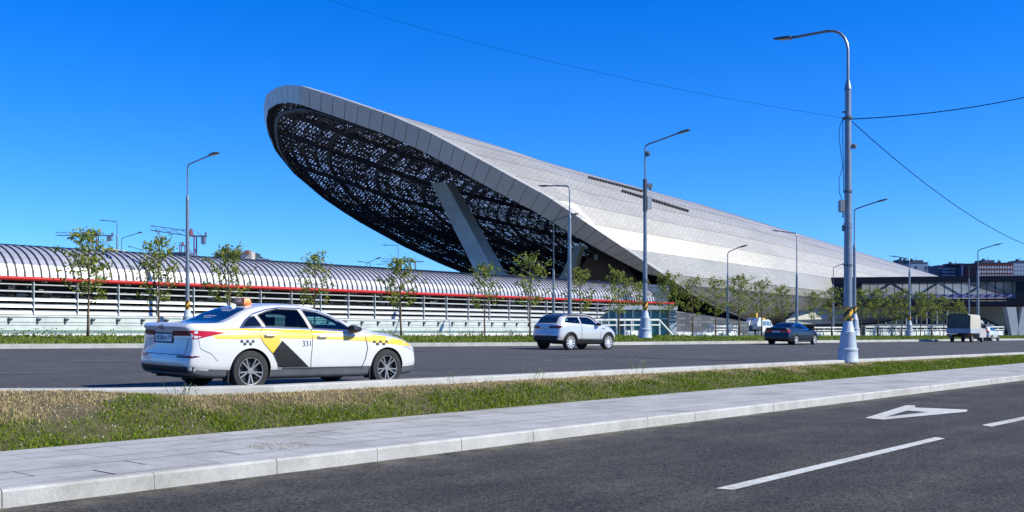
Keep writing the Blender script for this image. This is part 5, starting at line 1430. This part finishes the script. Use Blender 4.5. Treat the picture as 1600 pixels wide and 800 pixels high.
def mirrors(root, x, z, yy, m, sz=1.0):
    for sy in (-1, 1):
        mb = MB(); k = len(mb.v)
        prof = [(-.02, -.06, .6), (.0, .07, 1), (.10, .06, .9), (.2, .0, .3)]
        mb2 = MB(); y0 = sy*yy
        for (dx, w_, s_) in ((-.05, .085, 1.0), (.04, .09, .95), (.13, .06, .6), (.17, .03, .3)):
            kk = len(mb2.v)
            for j in range(8):
                a_ = 2*math.pi*j/8; mb2.v.append(Vector((x+dx*sz, y0+sy*(.12+.11*math.cos(a_)*s_)*sz, z+.075*math.sin(a_)*s_*sz)))
            if kk:
                for j in range(8): mb2.f.append((kk-8+j, kk-8+(j+1) % 8, kk+(j+1) % 8, kk+j)); mb2.m.append(0)
        mb2.f.append(tuple(range(8))); mb2.m.append(0); mb2.f.append(tuple(range(len(mb2.v)-8, len(mb2.v)))); mb2.m.append(0)
        mb2.tube([(x+.05, y0-sy*.06, z-.05), (x+.05, y0+sy*.08, z-.03)], .022, 6)
        mb2.build('wing_mirror', m, root, True)

# ------------------------------------------------------------------ taxi sedan
def sedan_spec(mi): 
    D_ = dict(x0=-1.10, x1=3.80, ymx=.93, zmax=.66, rm=rmx, rc=.10,
      zb=([-1.05, -.9, -.5, .2, 2.6, 3.3, 3.8], [.27, .24, .22, .20, .19, .20, .22]),
      zs=([-1.05, -.8, -.3, .6, 1.6, 2.6, 3.1, 3.5, 3.8], [.94, .99, .99, .985, .965, .93, .87, .80, .72]),
      zt=([-1.05, -.9, -.6, -.2, .05, .35, .7, 1.05, 1.35, 1.7, 2.05, 2.35, 2.65, 2.8, 3.1, 3.5, 3.8], [1.06, 1.10, 1.105, 1.115, 1.19, 1.325, 1.415, 1.452, 1.455, 1.425, 1.33, 1.19, 1.035, .995, .945, .87, .78]),
      ym=([-1.05, -.7, 0, 1, 2, 2.9, 3.4, 3.8], [.86, .905, .93, .925, .925, .925, .90, .84]),
      yr=([-1.05, -.5, -.2, .1, .5, 1.0, 1.6, 2.1, 2.5, 2.75, 3.1, 3.8], [.72, .74, .74, .68, .61, .585, .59, .62, .68, .72, .70, .58]),
      rear=([.2, .34, .44, .55, .66, .78, .90, .98, 1.05, 1.5], [.10, .02, 0, .01, .035, .05, .06, .05, .0, .0]),
      front=([.2, .3, .45, .6, .7, .8, 1.5], [.10, .03, 0, .02, .05, .10, .12]), mi=mi)
    for k_ in ('zs', 'zt', 'yr'): D_[k_] = ([rmx(v_) for v_ in D_[k_][0]], D_[k_][1])
    return D_
tx = empty('taxi', (0, 0, 0), 0, 'white taxi sedan with yellow and black livery parked beside the near kerb', 'taxi')
def mi_taxi(x, z, y):
    if z < .365 : return 2
    return 0
tc_ = Car(sedan_spec(mi_taxi))
W_rq = [(.18, 1.045), (.60, 1.06), (.515, 1.225), (.40, 1.20), (.27, 1.12)]
W_rd = [(.68, 1.06), (1.52, 1.035), (1.40, 1.345), (1.0, 1.35), (.80, 1.31), (.60, 1.245)]
W_fd = [(1.60, 1.033), (2.36, 1.005), (2.42, 1.03), (2.25, 1.13), (2.02, 1.235), (1.80, 1.305), (1.50, 1.342)]
RA = (0.0, .375, .335); FA_ = (2.805, .375, .335)
tun_w = [W_rd, W_fd]
CABIN = ([(rmx(x), z) for x, z in ((.45, .75), (.55, 1.15), (.85, 1.28), (1.1, 1.33), (1.5, 1.325), (1.85, 1.25), (2.30, 1.0), (2.30, .72))], .565)
SCREEN = ([(rmx(2.02), -.46), (rmx(2.52), -.56), (rmx(2.52), .56), (rmx(2.02), .46)], .99)
me = tc_.boolean([P_white, M_cardark, M_clad], [RA, FA_], tun_w, CABIN, SCREEN)
body = newobj('body', me, tx, [P_white, M_cardark, M_clad] if len(me.materials) == 0 else [])
wheels(tx, (0, 2.805), .925, .335, .215, .225, 5, mat('dusty_alloy', (.28, .285, .29), .4, metal=.5))
seats(tx, (1.2, .3), .55, 1.22)
for poly, m_g in ((W_rq, M_backglass), (W_rd, gm2), (W_fd, gm)):
    for sy in (-1, 1):
        tc_.patch('side_window', poly, 'side', m_g, tx, off=.003, sy=sy)
for sy in (-1, 1):
    vf = ([], [])
    for poly in (W_rq, W_rd, W_fd): tc_.strip(vf, poly+[poly[0]], 'side', .018, .005, sy)
    meshobj('window_trim', vf, M_cardark, tx)
    vf = ([], []); tc_.strip(vf, [(.14, 1.035), (.62, 1.046), (1.58, 1.022), (2.42, .99)], 'side', .014, .006, sy); tc_.strip(vf, [(.14, 1.035), (.30, 1.16), (.50, 1.26), (.80, 1.34), (1.05, 1.375), (1.45, 1.372), (1.85, 1.325), (2.2, 1.19), (2.42, 1.04)], 'side', .014, .006, sy); meshobj('window_chrome', vf, M_chrome, tx)
    # livery
    tc_.patch('yellow_stripe', [(-.72, 1.0), (-.35, 1.015), (.3, 1.025), (1.5, 1.005), (2.4, .96), (2.9, .905), (3.25, .84), (3.42, .775), (3.52, .70), (3.42, .69), (3.28, .735), (3.0, .765), (2.5, .820), (2.0, .848), (.86, .87), (.92, .84), (.74, .61), (.50, .87), (.2, .855), (-.35, .855)][:], 'side', P_yellow, tx, .0035, sy)
    tc_.patch('black_chevron', [(.93, .83), (1.46, .385), (.87, .385), (.74, .62)], 'side', P_charcoal, tx, .0035, sy)
    for cx, cz, nm in ((.22, .80, 0), (2.80, .79, 1)):
        vv = ([], [])
        for k in range(5):
            xx = cx-.10+k*.058; zz = cz+(.018 if k % 2 == 0 else -.024)
            q = [tc_.proj('side', xx+dx_*.026, zz+dz_*.021, .005, sy) for dx_, dz_ in ((-1, -1), (1, -1), (1, 1), (-1, 1))]
            i = len(vv[0]); vv[0].extend([tuple(p) for p in q]); vv[1].append((i, i+1, i+2, i+3))
        meshobj('checker_decal', vv, M_txt, tx)
    # door seams
    vf = ([], [])
    tc_.strip(vf, [(.62, 1.04), (.50, .95), (.56, .80), (.80, .56), (.86, .38)], 'side', .009, .0045, sy)
    tc_.strip(vf, [(1.55, 1.02), (1.53, .8), (1.50, .55), (1.50, .33)], 'side', .010, .0045, sy)
    tc_.strip(vf, [(2.56, .90), (2.58, .7), (2.55, .5), (2.50, .33)], 'side', .010, .0045, sy)
    tc_.strip(vf, [(.86, .365), (2.50, .365)], 'side', .010, .0045, sy)
    tc_.strip(vf, [(-.78, .86), (-.74, .7), (-.5, .62), (-.36, .50)], 'side', .006, .0045, sy)
    meshobj('door_seams', vf, M_seam, tx)
    for hx, hz in ((.70, .915), (1.74, .895)):
        p = tc_.proj('side', hx, hz, 0, sy); hx = rmx(hx); mb = MB(); mb.tube([(hx-.11, p.y+sy*.004, hz-.005), (hx-.08, p.y+sy*.035, hz), (hx+.06, p.y+sy*.038, hz+.002), (hx+.1, p.y+sy*.004, hz)], [.012, .018, .018, .012], 8); h = mb.build('door_handle', M_handle, tx, True)
    # mud flaps
    for mx_, z0 in ((-.40, .16), (2.42, .16)):
        mb = MB(); mb.box(mx_-.012, mx_+.012, sy*.74 if sy > 0 else -.90, sy*.90 if sy > 0 else -.74, z0, .36); mb.build('mud_flap', M_cardark, tx)
# number
def text_on(car, txt, size, mode, a_, b_, m, name, parent, off=.005, sy=-1, sx=1.0):
    me = text_mesh(txt, size); 
    for v in me.vertices:
        u = v.co.x*sx*(1 if (mode == 'side' and sy < 0) else -1); p = car.proj(mode, a_+u, b_+v.co.y, off, sy)
        if p: v.co = p
    return newobj(name, me, parent, [m])
text_on(tc_, '331', .135, 'side', 1.42, .775, M_txt, 'fleet_number', tx)
text_on(tc_, '331', .135, 'side', 1.42, .775, M_txt, 'fleet_number', tx, sy=1)
mirrors(tx, 1.98, 1.03, .87, mat('mirror_black', (.02, .02, .022), .35))
# rear window + screen
tc_.patch('rear_window', [(-.34, -.58), (-.34, .58), (.40, .52), (.50, .42), (.50, -.42), (.40, -.52)], 'top', M_backglass, tx, .004)
tc_.patch('windscreen', [(1.92, -.52), (2.62, -.66), (2.70, 0), (2.62, .66), (1.92, .52)], 'top', gm, tx, .004)
vf = ([], [])
for k, (x_, y0, y1) in enumerate(((.42, -.05, .22), (.36, -.26, .10), (.30, -.28, -.02), (.12, -.1, .25), (.06, -.05, .2), (.50, -.38, -.15))):
    y = y0
    while y < y1:
        L = random.uniform(.025, .06); tc_.strip(vf, [(x_+random.uniform(-.01, .01), y), (x_+random.uniform(-.012, .012), y+L)], 'top', .018, .007); y += L+.014
meshobj('window_lettering', vf, M_wtxt, tx)
# tail lights
for sy in (-1, 1):
    tc_.patch('tail_light', [(-.40, .85), (-.41, .975), (.0, .985), (.28, .975), (.44, .955), (.22, .90), (.05, .85)], 'rcorner', M_red, tx, .006, sy)
    o = tc_.patch('light_lens', [(-.38, .857), (-.38, .893), (.02, .903), (.12, .895), (.04, .857)], 'rcorner', M_clear, tx, .009, sy)
    o = tc_.patch('light_dark', [(-.40, .905), (-.40, .968), (-.08, .972), (-.03, .912)], 'rcorner', M_redd, tx, .009, sy)
    tc_.patch('reflector', [(-.30, .555), (-.29, .585), (.06, .592), (.12, .578), (.0, .555)], 'rcorner', M_redd, tx, .006, sy)
    tc_.patch('headlight', [(-.28, .60), (-.36, .66), (.10, .73), (.36, .72), (.12, .63)], 'fcorner', mat('headlamp', (.35, .4, .45), .08, spec=.9), tx, .006, sy)
    tc_.patch('fog_intake', [(-.42, .30), (-.42, .50), (-.30, .52), (-.22, .36)], 'fcorner', M_cardark, tx, .006, sy)
tc_.patch('grille', [(-.45, .40), (-.50, .62), (.50, .62), (.45, .40)], 'front', M_cardark, tx, .006)
tc_.patch('bumper_insert', [(-.78, .255), (-.84, .42), (.84, .42), (.78, .255)], 'rear', M_cardark, tx, .006)
vf = ([], []); tc_.strip(vf, [(-.66, .43), (.66, .43)], 'rear', .022, .008); meshobj('bumper_chrome', vf, M_chrome, tx)
vf = ([], []); tc_.strip(vf, [(-.70, .985), (-.72, .80), (-.68, .60), (.68, .60), (.72, .80), (.70, .985)], 'rear', .010, .004); meshobj('boot_seam', vf, M_seam, tx)
pl = tc_.patch('number_plate_recess', [(-.33, .775), (-.33, .945), (.33, .945), (.33, .775)], 'rear', M_cardark, tx, .004)
pl = tc_.patch('number_plate', [(-.28, .80), (-.28, .92), (.28, .92), (.28, .80)], 'rear', M_plate, tx, .010)
pr_ = tc_.proj('rear', 0, .815, .016)
def flat_text(txt, size, p, m, name, parent, rot, sx=1.0):
    me = text_mesh(txt, size, .001); me.transform(Matrix.Translation(p) @ rot @ Matrix.Diagonal((sx, 1, 1, 1))); return newobj(name, me, parent, [m])
rotrear = Matrix(((0, 0, -1, 0), (-1, 0, 0, 0), (0, 1, 0, 0), (0, 0, 0, 1)))
def wrap_text(car, txt, size, a_, b_, m, name, parent, off, sx=1.0):
    me = text_mesh(txt, size)
    for v in me.vertices:
        p = car.proj('rear', a_-v.co.x*sx, b_+v.co.y, off)
        if p: v.co = p
    return newobj(name, me, parent, [m])
wrap_text(tc_, 'c838em', .125, .06, .86, M_txt, 'plate_text', pl, .013, .95)
wrap_text(tc_, '799', .08, -.21, .868, M_txt, 'plate_text', pl, .013, .9)
vf = ([], []); tc_.strip(vf, [(.052*math.cos(t)*1.3, 1.03+.028*math.sin(t)) for t in np.linspace(0, 6.283, 17)], 'rear', .009, .008); em = meshobj('badge', vf, M_cardark, tx)
wrap_text(tc_, 'KIA', .04, 0, 1.03, M_cardark, 'badge_text', tx, .008)
# fin antenna, roof sign
mb = MB(); zt = 1.438
k = len(mb.v)
mb.v += [Vector(p) for p in ((.14, -.02, 1.30), (.34, -.02, 1.38), (.34, .02, 1.38), (.14, .02, 1.30), (.16, 0, 1.44), (.20, 0, 1.44))]
for q in ((0, 1, 5, 4), (2, 3, 4, 5), (1, 2, 5), (3, 0, 4), (0, 3, 2, 1)): mb.f.append(tuple(k+i for i in q)); mb.m.append(0)
mb.build('antenna_fin', P_white, tx)
sg = MB(); z0 = 1.42; k = 0
prof = [(.19, .07, 0), (.19, .07, .03), (.18, .06, .07), (.165, .045, .105), (.15, .035, .115)]
for (hy, hx, hz) in prof:
    for sx_, sy_ in ((-1, -1), (1, -1), (1, 1), (-1, 1)): sg.v.append(Vector((.36+sx_*hx, sy_*hy, z0+hz)))
for i in range(len(prof)-1):
    for j in range(4): sg.f.append((i*4+j, i*4+(j+1) % 4, (i+1)*4+(j+1) % 4, (i+1)*4+j)); sg.m.append(0)
sg.f.append((0, 3, 2, 1)); n_ = (len(prof)-1)*4; sg.f.append((n_, n_+1, n_+2, n_+3)); sg.m += [0, 0]
sgo = sg.build('roof_sign', M_orange, tx)
flat_text('TAXI', .085, Vector((.286, 0, z0+.055)), M_wtxt, 'sign_text', sgo, Matrix.Rotation(0, 4, 'X') @ rotrear)
mb = MB(); mb.box(.26, .46, -.14, .14, z0-.09, z0); mb.build('sign_mount', M_cardark, tx)
# exhaust / underbody parts: axle beam and silencer
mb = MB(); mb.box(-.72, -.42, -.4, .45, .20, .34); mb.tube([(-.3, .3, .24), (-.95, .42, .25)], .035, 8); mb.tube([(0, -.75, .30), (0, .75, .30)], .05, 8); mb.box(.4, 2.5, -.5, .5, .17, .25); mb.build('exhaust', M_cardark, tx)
settle(tx, 392.5, 17.35, .93, 2.805, 44.5, 1.045)

# ------------------------------------------------------------------ silver compact SUV (sloping roof)
sv_ = empty('silver_suv', (0, 0, 0), 0, 'silver two-door crossover with dark roof driving on the far road', 'car')
def mi_suv(x, z, y):
    if z < .47: return 1
    return 0
suv = Car(dict(x0=-.86, x1=3.50, ymx=.95, zmax=.80, N=70,
  zb=([-.86, -.4, .3, 2.5, 3.5], [.42, .32, .27, .27, .32]),
  zs=([-.86, 0, 1, 2.2, 2.8, 3.3, 3.5], [1.13, 1.17, 1.15, 1.08, 1.03, .93, .85]),
  zt=([-.86, -.75, -.55, -.3, 0, .6, 1.2, 1.6, 1.95, 2.3, 2.5, 2.9, 3.3, 3.5], [1.20, 1.28, 1.50, 1.60, 1.65, 1.70, 1.70, 1.65, 1.50, 1.27, 1.18, 1.12, 1.03, .96]),
  ym=([-.86, -.4, 0, 1, 2, 2.8, 3.5], [.87, .93, .95, .94, .94, .94, .86]),
  yr=([-.86, -.5, 0, .8, 1.5, 2.0, 2.4, 3.5], [.66, .62, .63, .64, .65, .69, .76, .64]),
  rear=([.3, .5, .7, .9, 1.1, 1.3, 1.6], [.06, 0, 0, .04, .06, .14, .30]), front=([.3, .5, .7, .9, 1.5], [.12, .02, 0, .08, .15]), rl=.6, mi=mi_suv))
SW1 = [(-.32, 1.27), (.72, 1.22), (.66, 1.53), (.0, 1.52), (-.22, 1.43)]
SW2 = [(.80, 1.215), (1.92, 1.15), (1.86, 1.24), (1.55, 1.45), (1.30, 1.53), (.74, 1.535)]
me = suv.boolean([P_silver, M_cardark], [(0, .415, .37), (2.66, .415, .37)], [SW1, SW2], ([(-.3, .8), (-.25, 1.35), (.1, 1.5), (1.2, 1.51), (1.5, 1.42), (1.9, 1.15), (1.9, .8)], .60), ([(1.66, -.5), (2.12, -.58), (2.12, .58), (1.66, .5)], 1.16))
newobj('body', me, sv_, [])
for sy in (-1, 1):
    suv.patch('side_window', SW1, 'side', gm, sv_, .003, sy); suv.patch('side_window', SW2, 'side', gm, sv_, .003, sy)
    vf = ([], []); suv.strip(vf, [(.76, 1.2), (.74, .9), (.74, .5)], 'side', .02, .005, sy); suv.strip(vf, [(2.1, .9), (2.05, .5)], 'side', .015, .005, sy); meshobj('door_seams', vf, M_seam, sv_)
    suv.patch('roof_band', [(-.5, 1.54), (0, 1.55), (.7, 1.56), (1.32, 1.56), (1.62, 1.47), (1.98, 1.22), (2.04, 1.23), (1.7, 1.54), (1.3, 1.62), (.6, 1.65), (-.1, 1.62), (-.45, 1.57)], 'side', M_cardark, sv_, .006, sy)
    suv.patch('side_trim', [(.45, .40), (2.2, .40), (2.2, .485), (.5, .50)], 'side', M_cardark, sv_, .007, sy)
    vf = ([], []); suv.strip(vf, [(.5, .525), (2.2, .52)], 'side', .03, .009, sy); meshobj('sill_chrome', vf, M_alloy, sv_)
    for cx in (0, 2.66):
        vf = ([], []); suv.strip(vf, [(cx+.45*math.cos(t), .37+.45*math.sin(t)) for t in np.linspace(.2, 2.94, 20)], 'side', .075, .006, sy); meshobj('arch_trim', vf, M_cardark, sv_)
    suv.patch('tail_light', [(-.42, .98), (-.42, 1.10), (.12, 1.12), (.22, 1.08), (.02, .99)], 'rcorner', M_redd, sv_, .008, sy)
    suv.patch('side_vent', [(2.15, 1.0), (2.15, 1.03), (2.45, .99), (2.40, .96)], 'side', M_cardark, sv_, .006, sy)
suv.patch('roof_panel', [(-.55, -.56), (-.55, .56), (1.5, .60), (1.62, 0), (1.5, -.60)], 'top', mat('roof_dark', (.02, .03, .06), .25, spec=.8), sv_, .006)
suv.patch('rear_window', [(-.62, 1.24), (-.5, 1.5), (.5, 1.5), (.62, 1.24)], 'rear', M_glass, sv_, .006)
suv.patch('windscreen', [(1.6, -.56), (2.28, -.68), (2.36, 0), (2.28, .68), (1.6, .56)], 'top', gm, sv_, .005)
pl = suv.patch('number_plate', [(-.26, .93), (-.26, 1.04), (.26, 1.04), (.26, .93)], 'rear', M_plate, sv_, .010)
wrap_text(suv, 'x552op', .11, 0, .985, M_txt, 'plate_text', pl, .013)
suv.patch('bumper_lower', [(-.75, .45), (-.78, .66), (.78, .66), (.75, .45)], 'rear', M_cardark, sv_, .006)
mirrors(sv_, 1.80, 1.20, .90, M_cardark, 1.1)
wheels(sv_, (0, 2.66), .935, .37, .235, .265, 10, mat('bright_alloy', (.8, .81, .83), .3, metal=.3))
seats(sv_, (1.2,), .7, 1.36)
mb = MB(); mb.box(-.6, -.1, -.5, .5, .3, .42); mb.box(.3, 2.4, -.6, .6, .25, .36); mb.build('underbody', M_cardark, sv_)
settle(sv_, 892.2, 47.2, .94, 2.66, 46)

# ------------------------------------------------------------------ dark blue saloon
bs = empty('blue_saloon', (0, 0, 0), 0, 'dark blue saloon with chrome window line driving on the far road', 'car')
sp = sedan_spec(lambda x, z, y: 1 if z < .27 else 0)
bsc = Car(sp); me = bsc.boolean([P_blue, M_cardark], [(0, .38, .34), (2.805, .38, .34)], [W_rd, W_fd], CABIN, SCREEN); newobj('body', me, bs, [])
for sy in (-1, 1):
    for poly in (W_rq, W_rd, W_fd): bsc.patch('side_window', poly, 'side', gm2 if poly is not W_fd else gm, bs, .003, sy)
    vf = ([], []); bsc.strip(vf, [(2.40, 1.00), (1.55, 1.02), (.6, 1.04), (.14, 1.035), (.28, 1.15), (.48, 1.26), (.80, 1.34), (1.05, 1.372), (1.45, 1.37), (1.85, 1.32), (2.2, 1.19), (2.42, 1.02)], 'side', .04, .006, sy); meshobj('window_chrome', vf, M_chrome, bs)
    vf = ([], []); bsc.strip(vf, [(1.1, .30), (2.0, .29), (2.5, .36)], 'side', .035, .006, sy); meshobj('sill_chrome', vf, M_chrome, bs)
    bsc.patch('tail_light', [(-.50, .80), (-.50, .95), (.10, .96), (.24, .90), (.10, .82)], 'rcorner', M_red, bs, .006, sy)
    vf = ([], []); bsc.strip(vf, [(1.55, 1.0), (1.5, .35)], 'side', .012, .005, sy); bsc.strip(vf, [(.6, 1.0), (.55, .8), (.85, .35)], 'side', .012, .005, sy); bsc.strip(vf, [(2.56, .9), (2.5, .35)], 'side', .012, .005, sy); meshobj('door_seams', vf, M_seam, bs)
bsc.patch('rear_window', [(-.20, -.56), (-.20, .56), (.62, .50), (.62, -.50)], 'top', M_backglass, bs, .004)
bsc.patch('windscreen', [(1.92, -.52), (2.62, -.66), (2.70, 0), (2.62, .66), (1.92, .52)], 'top', gm, bs, .004)
pl = bsc.patch('number_plate', [(-.26, .80), (-.26, .91), (.26, .91), (.26, .80)], 'rear', M_plate, bs, .010)
wrap_text(bsc, 'a307mp', .10, 0, .853, M_txt, 'plate_text', pl, .013)
mirrors(bs, 1.98, 1.03, .87, P_blue); wheels(bs, (0, 2.805), .93, .335, .22, .235, 5, mat('bright_alloy', (.8, .81, .83), .3)); seats(bs, (1.2, .3), .55, 1.22)
settle(bs, 1244.5, 68, .93, 2.805, 40.5, 1.03)

# ------------------------------------------------------------------ white hatchback ahead of the truck
wh = empty('white_hatchback', (0, 0, 0), 0, 'small white hatchback partly hidden in front of the covered truck', 'car')
hb = Car(dict(x0=-.75, x1=3.30, ymx=.88, zmax=.75, N=46, zb=([-.75, 0, 3.3], [.36, .24, .26]), zs=([-.75, 0, 1.5, 2.6, 3.3], [1.0, 1.05, .98, .92, .72]),
  zt=([-.75, -.68, -.5, 0, .8, 1.4, 1.9, 2.4, 2.9, 3.3], [1.05, 1.2, 1.42, 1.50, 1.52, 1.42, 1.20, .98, .88, .76]),
  ym=([-.75, 0, 2.6, 3.3], [.80, .88, .88, .76]), yr=([-.75, 0, 1.2, 2, 2.4, 3.3], [.58, .60, .61, .66, .68, .55]),
  rear=([.3, .5, .9, 1.1, 1.4], [.04, 0, .04, .10, .25]), front=([.3, .5, .8], [.08, 0, .1]), mi=lambda x, z, y: 1 if z < .33 else 0))
HW = [(-.3, 1.10), (1.75, 1.02), (1.35, 1.30), (.8, 1.39), (0, 1.36)]
me = hb.boolean([P_white, M_cardark], [(0, .36, .31), (2.55, .36, .31)], []); newobj('body', me, wh, [])
for sy in (-1, 1):
    hb.patch('side_window', HW, 'side', M_glass, wh, .004, sy); hb.patch('tail_light', [(-.28, .85), (-.28, 1.1), (0, 1.15), (.1, .9)], 'rcorner', M_red, wh, .006, sy)
hb.patch('rear_window', [(-.5, 1.10), (-.44, 1.36), (.44, 1.36), (.5, 1.10)], 'rear', M_glass, wh, .006); hb.patch('rear_bumper_trim', [(-.6, .35), (-.6, .55), (.6, .55), (.6, .35)], 'rear', M_cardark, wh, .006)
wheels(wh, (0, 2.55), .87, .31, .2, .2, 5)
settle(wh, 1550, 104, .87, 2.55, 40, .98)

# ------------------------------------------------------------------ covered truck
tr = empty('covered_truck', (0, 0, 0), 0, 'small flatbed truck with olive canvas cover and white side boards, seen from behind', 'truck')
M_canvas = mat('shaded_olive_canvas', (.09, .10, .08), .85, var=.2, scale=1.5, bump=.3, bscale=4); M_cream = mat('sunlit_cream_canvas', (.40, .39, .33), .85, var=.12, scale=1.5, bump=.3, bscale=4)  # shade on the cover's ends and sun on its sides put into two tones
def rbox(x0, x1, y0, y1, z0, z1, b=.04):
    mb = MB(); mb.box(x0, x1, y0, y1, z0, z1); return mb
mb = MB(); ring = [(-1.02, 1.25), (-1.03, 2.35), (-.95, 2.52), (-.7, 2.60), (0, 2.64), (.7, 2.60), (.95, 2.52), (1.03, 2.35), (1.02, 1.25)]
nx = 8
for k in range(nx+1):
    x = -1.0+3.05*k/nx; sag = .02*(k % 2)
    for y, z in ring: mb.v.append(Vector((x, y*(1-sag), z-sag*1.2)))
n = len(ring)
for k in range(nx):
    for j in range(n-1): mb.f.append((k*n+j, k*n+j+1, (k+1)*n+j+1, (k+1)*n+j)); mb.m.append(1 if j in (0,) else (1 if j < 2 else 1))
mb.f.append(tuple(range(n))); mb.m.append(0); mb.f.append(tuple(nx*n+j for j in range(n))); mb.m.append(0)
mb.build('canvas_cover', [M_canvas, M_cream], tr, True)
mb = MB(); mb.tube([(-1.02, -1.0, 1.3), (-1.02, -1.0, 2.45), (-1.02, -.7, 2.6), (-1.02, .7, 2.6), (-1.02, 1.0, 2.45), (-1.02, 1.0, 1.3)], .03, 5); mb.build('cover_hem', M_cardark, tr)
P_board = mat('side_board', (.34, .37, .42), .5, var=.12, scale=3)
mb = MB(); mb.box(-1.03, 2.1, -1.08, -1.03, .85, 1.28); mb.build('side_board', P_board, tr); mb = MB(); mb.box(-1.03, 2.1, 1.03, 1.08, .85, 1.28); mb.build('side_board', P_board, tr)
mb = MB(); mb.box(-1.09, -1.035, -1.08, 1.08, .85, 1.28); mb.build('tailgate', P_board, tr)
mb = MB(); mb.box(-1.0, 2.1, -1.02, 1.02, .78, .86); mb.box(-.95, 4.0, -.45, -.35, .5, .76); mb.box(-.95, 4.0, .35, .45, .5, .76); mb.box(-1.08, -1.0, -.95, .95, .48, .56); mb.build('chassis', M_cardark, tr)
mb = MB(); mb.box(-.9, -.5, .6, .95, .45, .76); mb.build('side_locker', P_board, tr)
for sy in (-1, 1):
    mb = MB(); mb.box(-1.12, -1.07, sy*.95-.1, sy*.95+.1, .60, .72); mb.build('tail_light', M_red, tr)
mb = MB(); prof = [(2.25, .45), (2.25, 2.0), (2.5, 2.08), (3.1, 2.05), (3.45, 1.85), (3.85, 1.3), (4.3, 1.15), (4.45, .9), (4.45, .45)]
mb.prism([(x, -.95, z) for x, z in prof], (0, 1.9, 0)); cab = mb.build('cab', mat('cab_white', (.45, .40, .40), .4), tr)
for sy in (-1, 1):
    mb = MB(); mb.prism([(2.6, sy*.955, 1.35), (3.7, sy*.955, 1.3), (3.4, sy*.955, 1.75), (2.6, sy*.955, 1.85)], (0, sy*.01, 0)); mb.build('side_window', M_glass, tr)
    mb = MB(); mb.box(3.5, 3.62, sy*1.05-.08, sy*1.05+.08, 1.35, 1.65); mb.tube([(3.55, sy*.95, 1.4), (3.55, sy*1.05, 1.45)], .02, 5); mb.build('wing_mirror', M_cardark, tr)
mb = MB(); mb.prism([(3.47, -.8, 1.83), (3.83, -.8, 1.33), (3.83, .8, 1.33), (3.47, .8, 1.83)], (.02, 0, .012)); mb.build('windscreen', M_glass, tr)
wheels(tr, (0, 3.3), .95, .36, .2, .2, 6, P_board); 
settle(tr, 1520, 92, .98, 3.3, 40, .97)

# ------------------------------------------------------------------ white flatbed van behind the trees
vn = empty('white_flatbed_van', (0, 0, 0), 0, 'white flatbed crew van with load parked beyond the trees, left of the blue car', 'van')
mb = MB(); prof = [(1.3, .5), (1.3, 1.95), (1.6, 2.08), (3.1, 2.08), (3.6, 1.9), (4.05, 1.35), (4.55, 1.2), (4.7, .9), (4.7, .45)]
mb.prism([(x, -.95, z) for x, z in prof], (0, 1.9, 0)); mb.build('cab', P_white, vn)
for sy in (-1, 1):
    for q in ([(1.55, 1.3), (2.35, 1.3), (2.35, 1.85), (1.55, 1.85)], [(2.5, 1.3), (3.25, 1.3), (3.2, 1.85), (2.5, 1.85)], [(3.38, 1.3), (3.9, 1.3), (3.6, 1.75), (3.38, 1.85)]):
        mb = MB(); mb.prism([(x, sy*.955, z) for x, z in q], (0, sy*.01, 0)); mb.build('side_window', mat('blue_window', (.08, .16, .30), .1), vn)
mb = MB(); mb.box(-1.2, 1.2, -1.0, 1.0, .75, .87); mb.box(-1.2, 4.2, -.4, .4, .5, .75); mb.build('chassis', M_cardark, vn)
mb = MB(); mb.box(-1.2, 1.2, -1.02, -.98, .87, 1.2); mb.box(-1.2, 1.2, .98, 1.02, .87, 1.2); mb.box(-1.24, -1.2, -1.02, 1.02, .6, 1.25); mb.build('side_board', mat('dark_board', (.04, .06, .10), .5), vn)
mb = MB(); mb.prism([(.2, -.9, .9), (1.2, -.9, .9), (1.25, -.9, 2.3), (.7, -.9, 2.35), (.1, -.9, 1.5)], (0, .9, 0)); mb.prism([(-1.1, .1, .9), (.3, .1, .9), (.9, .1, 2.25), (.5, .1, 2.2)], (0, .6, 0)); mb.build('load', P_white, vn)
mb = MB(); mb.box(1.8, 2.8, -.6, .6, 2.12, 2.3); mb.box(.6, 1.0, -.5, .5, 2.35, 2.9); mb.build('beacon_bar', mat('beacon_yellow', (.55, .35, .03), .5), vn)
wheels(vn, (0, 3.2), .95, .36, .2, .2, 6, P_board)
f_, r_2 = hdg(42); P = Vector((X(1184, 112), 112, 1.22)); vn.location = P-r_2*.9; vn.rotation_euler = (0, 0, R(90-42)); vn.scale = (.86, .86, .86)
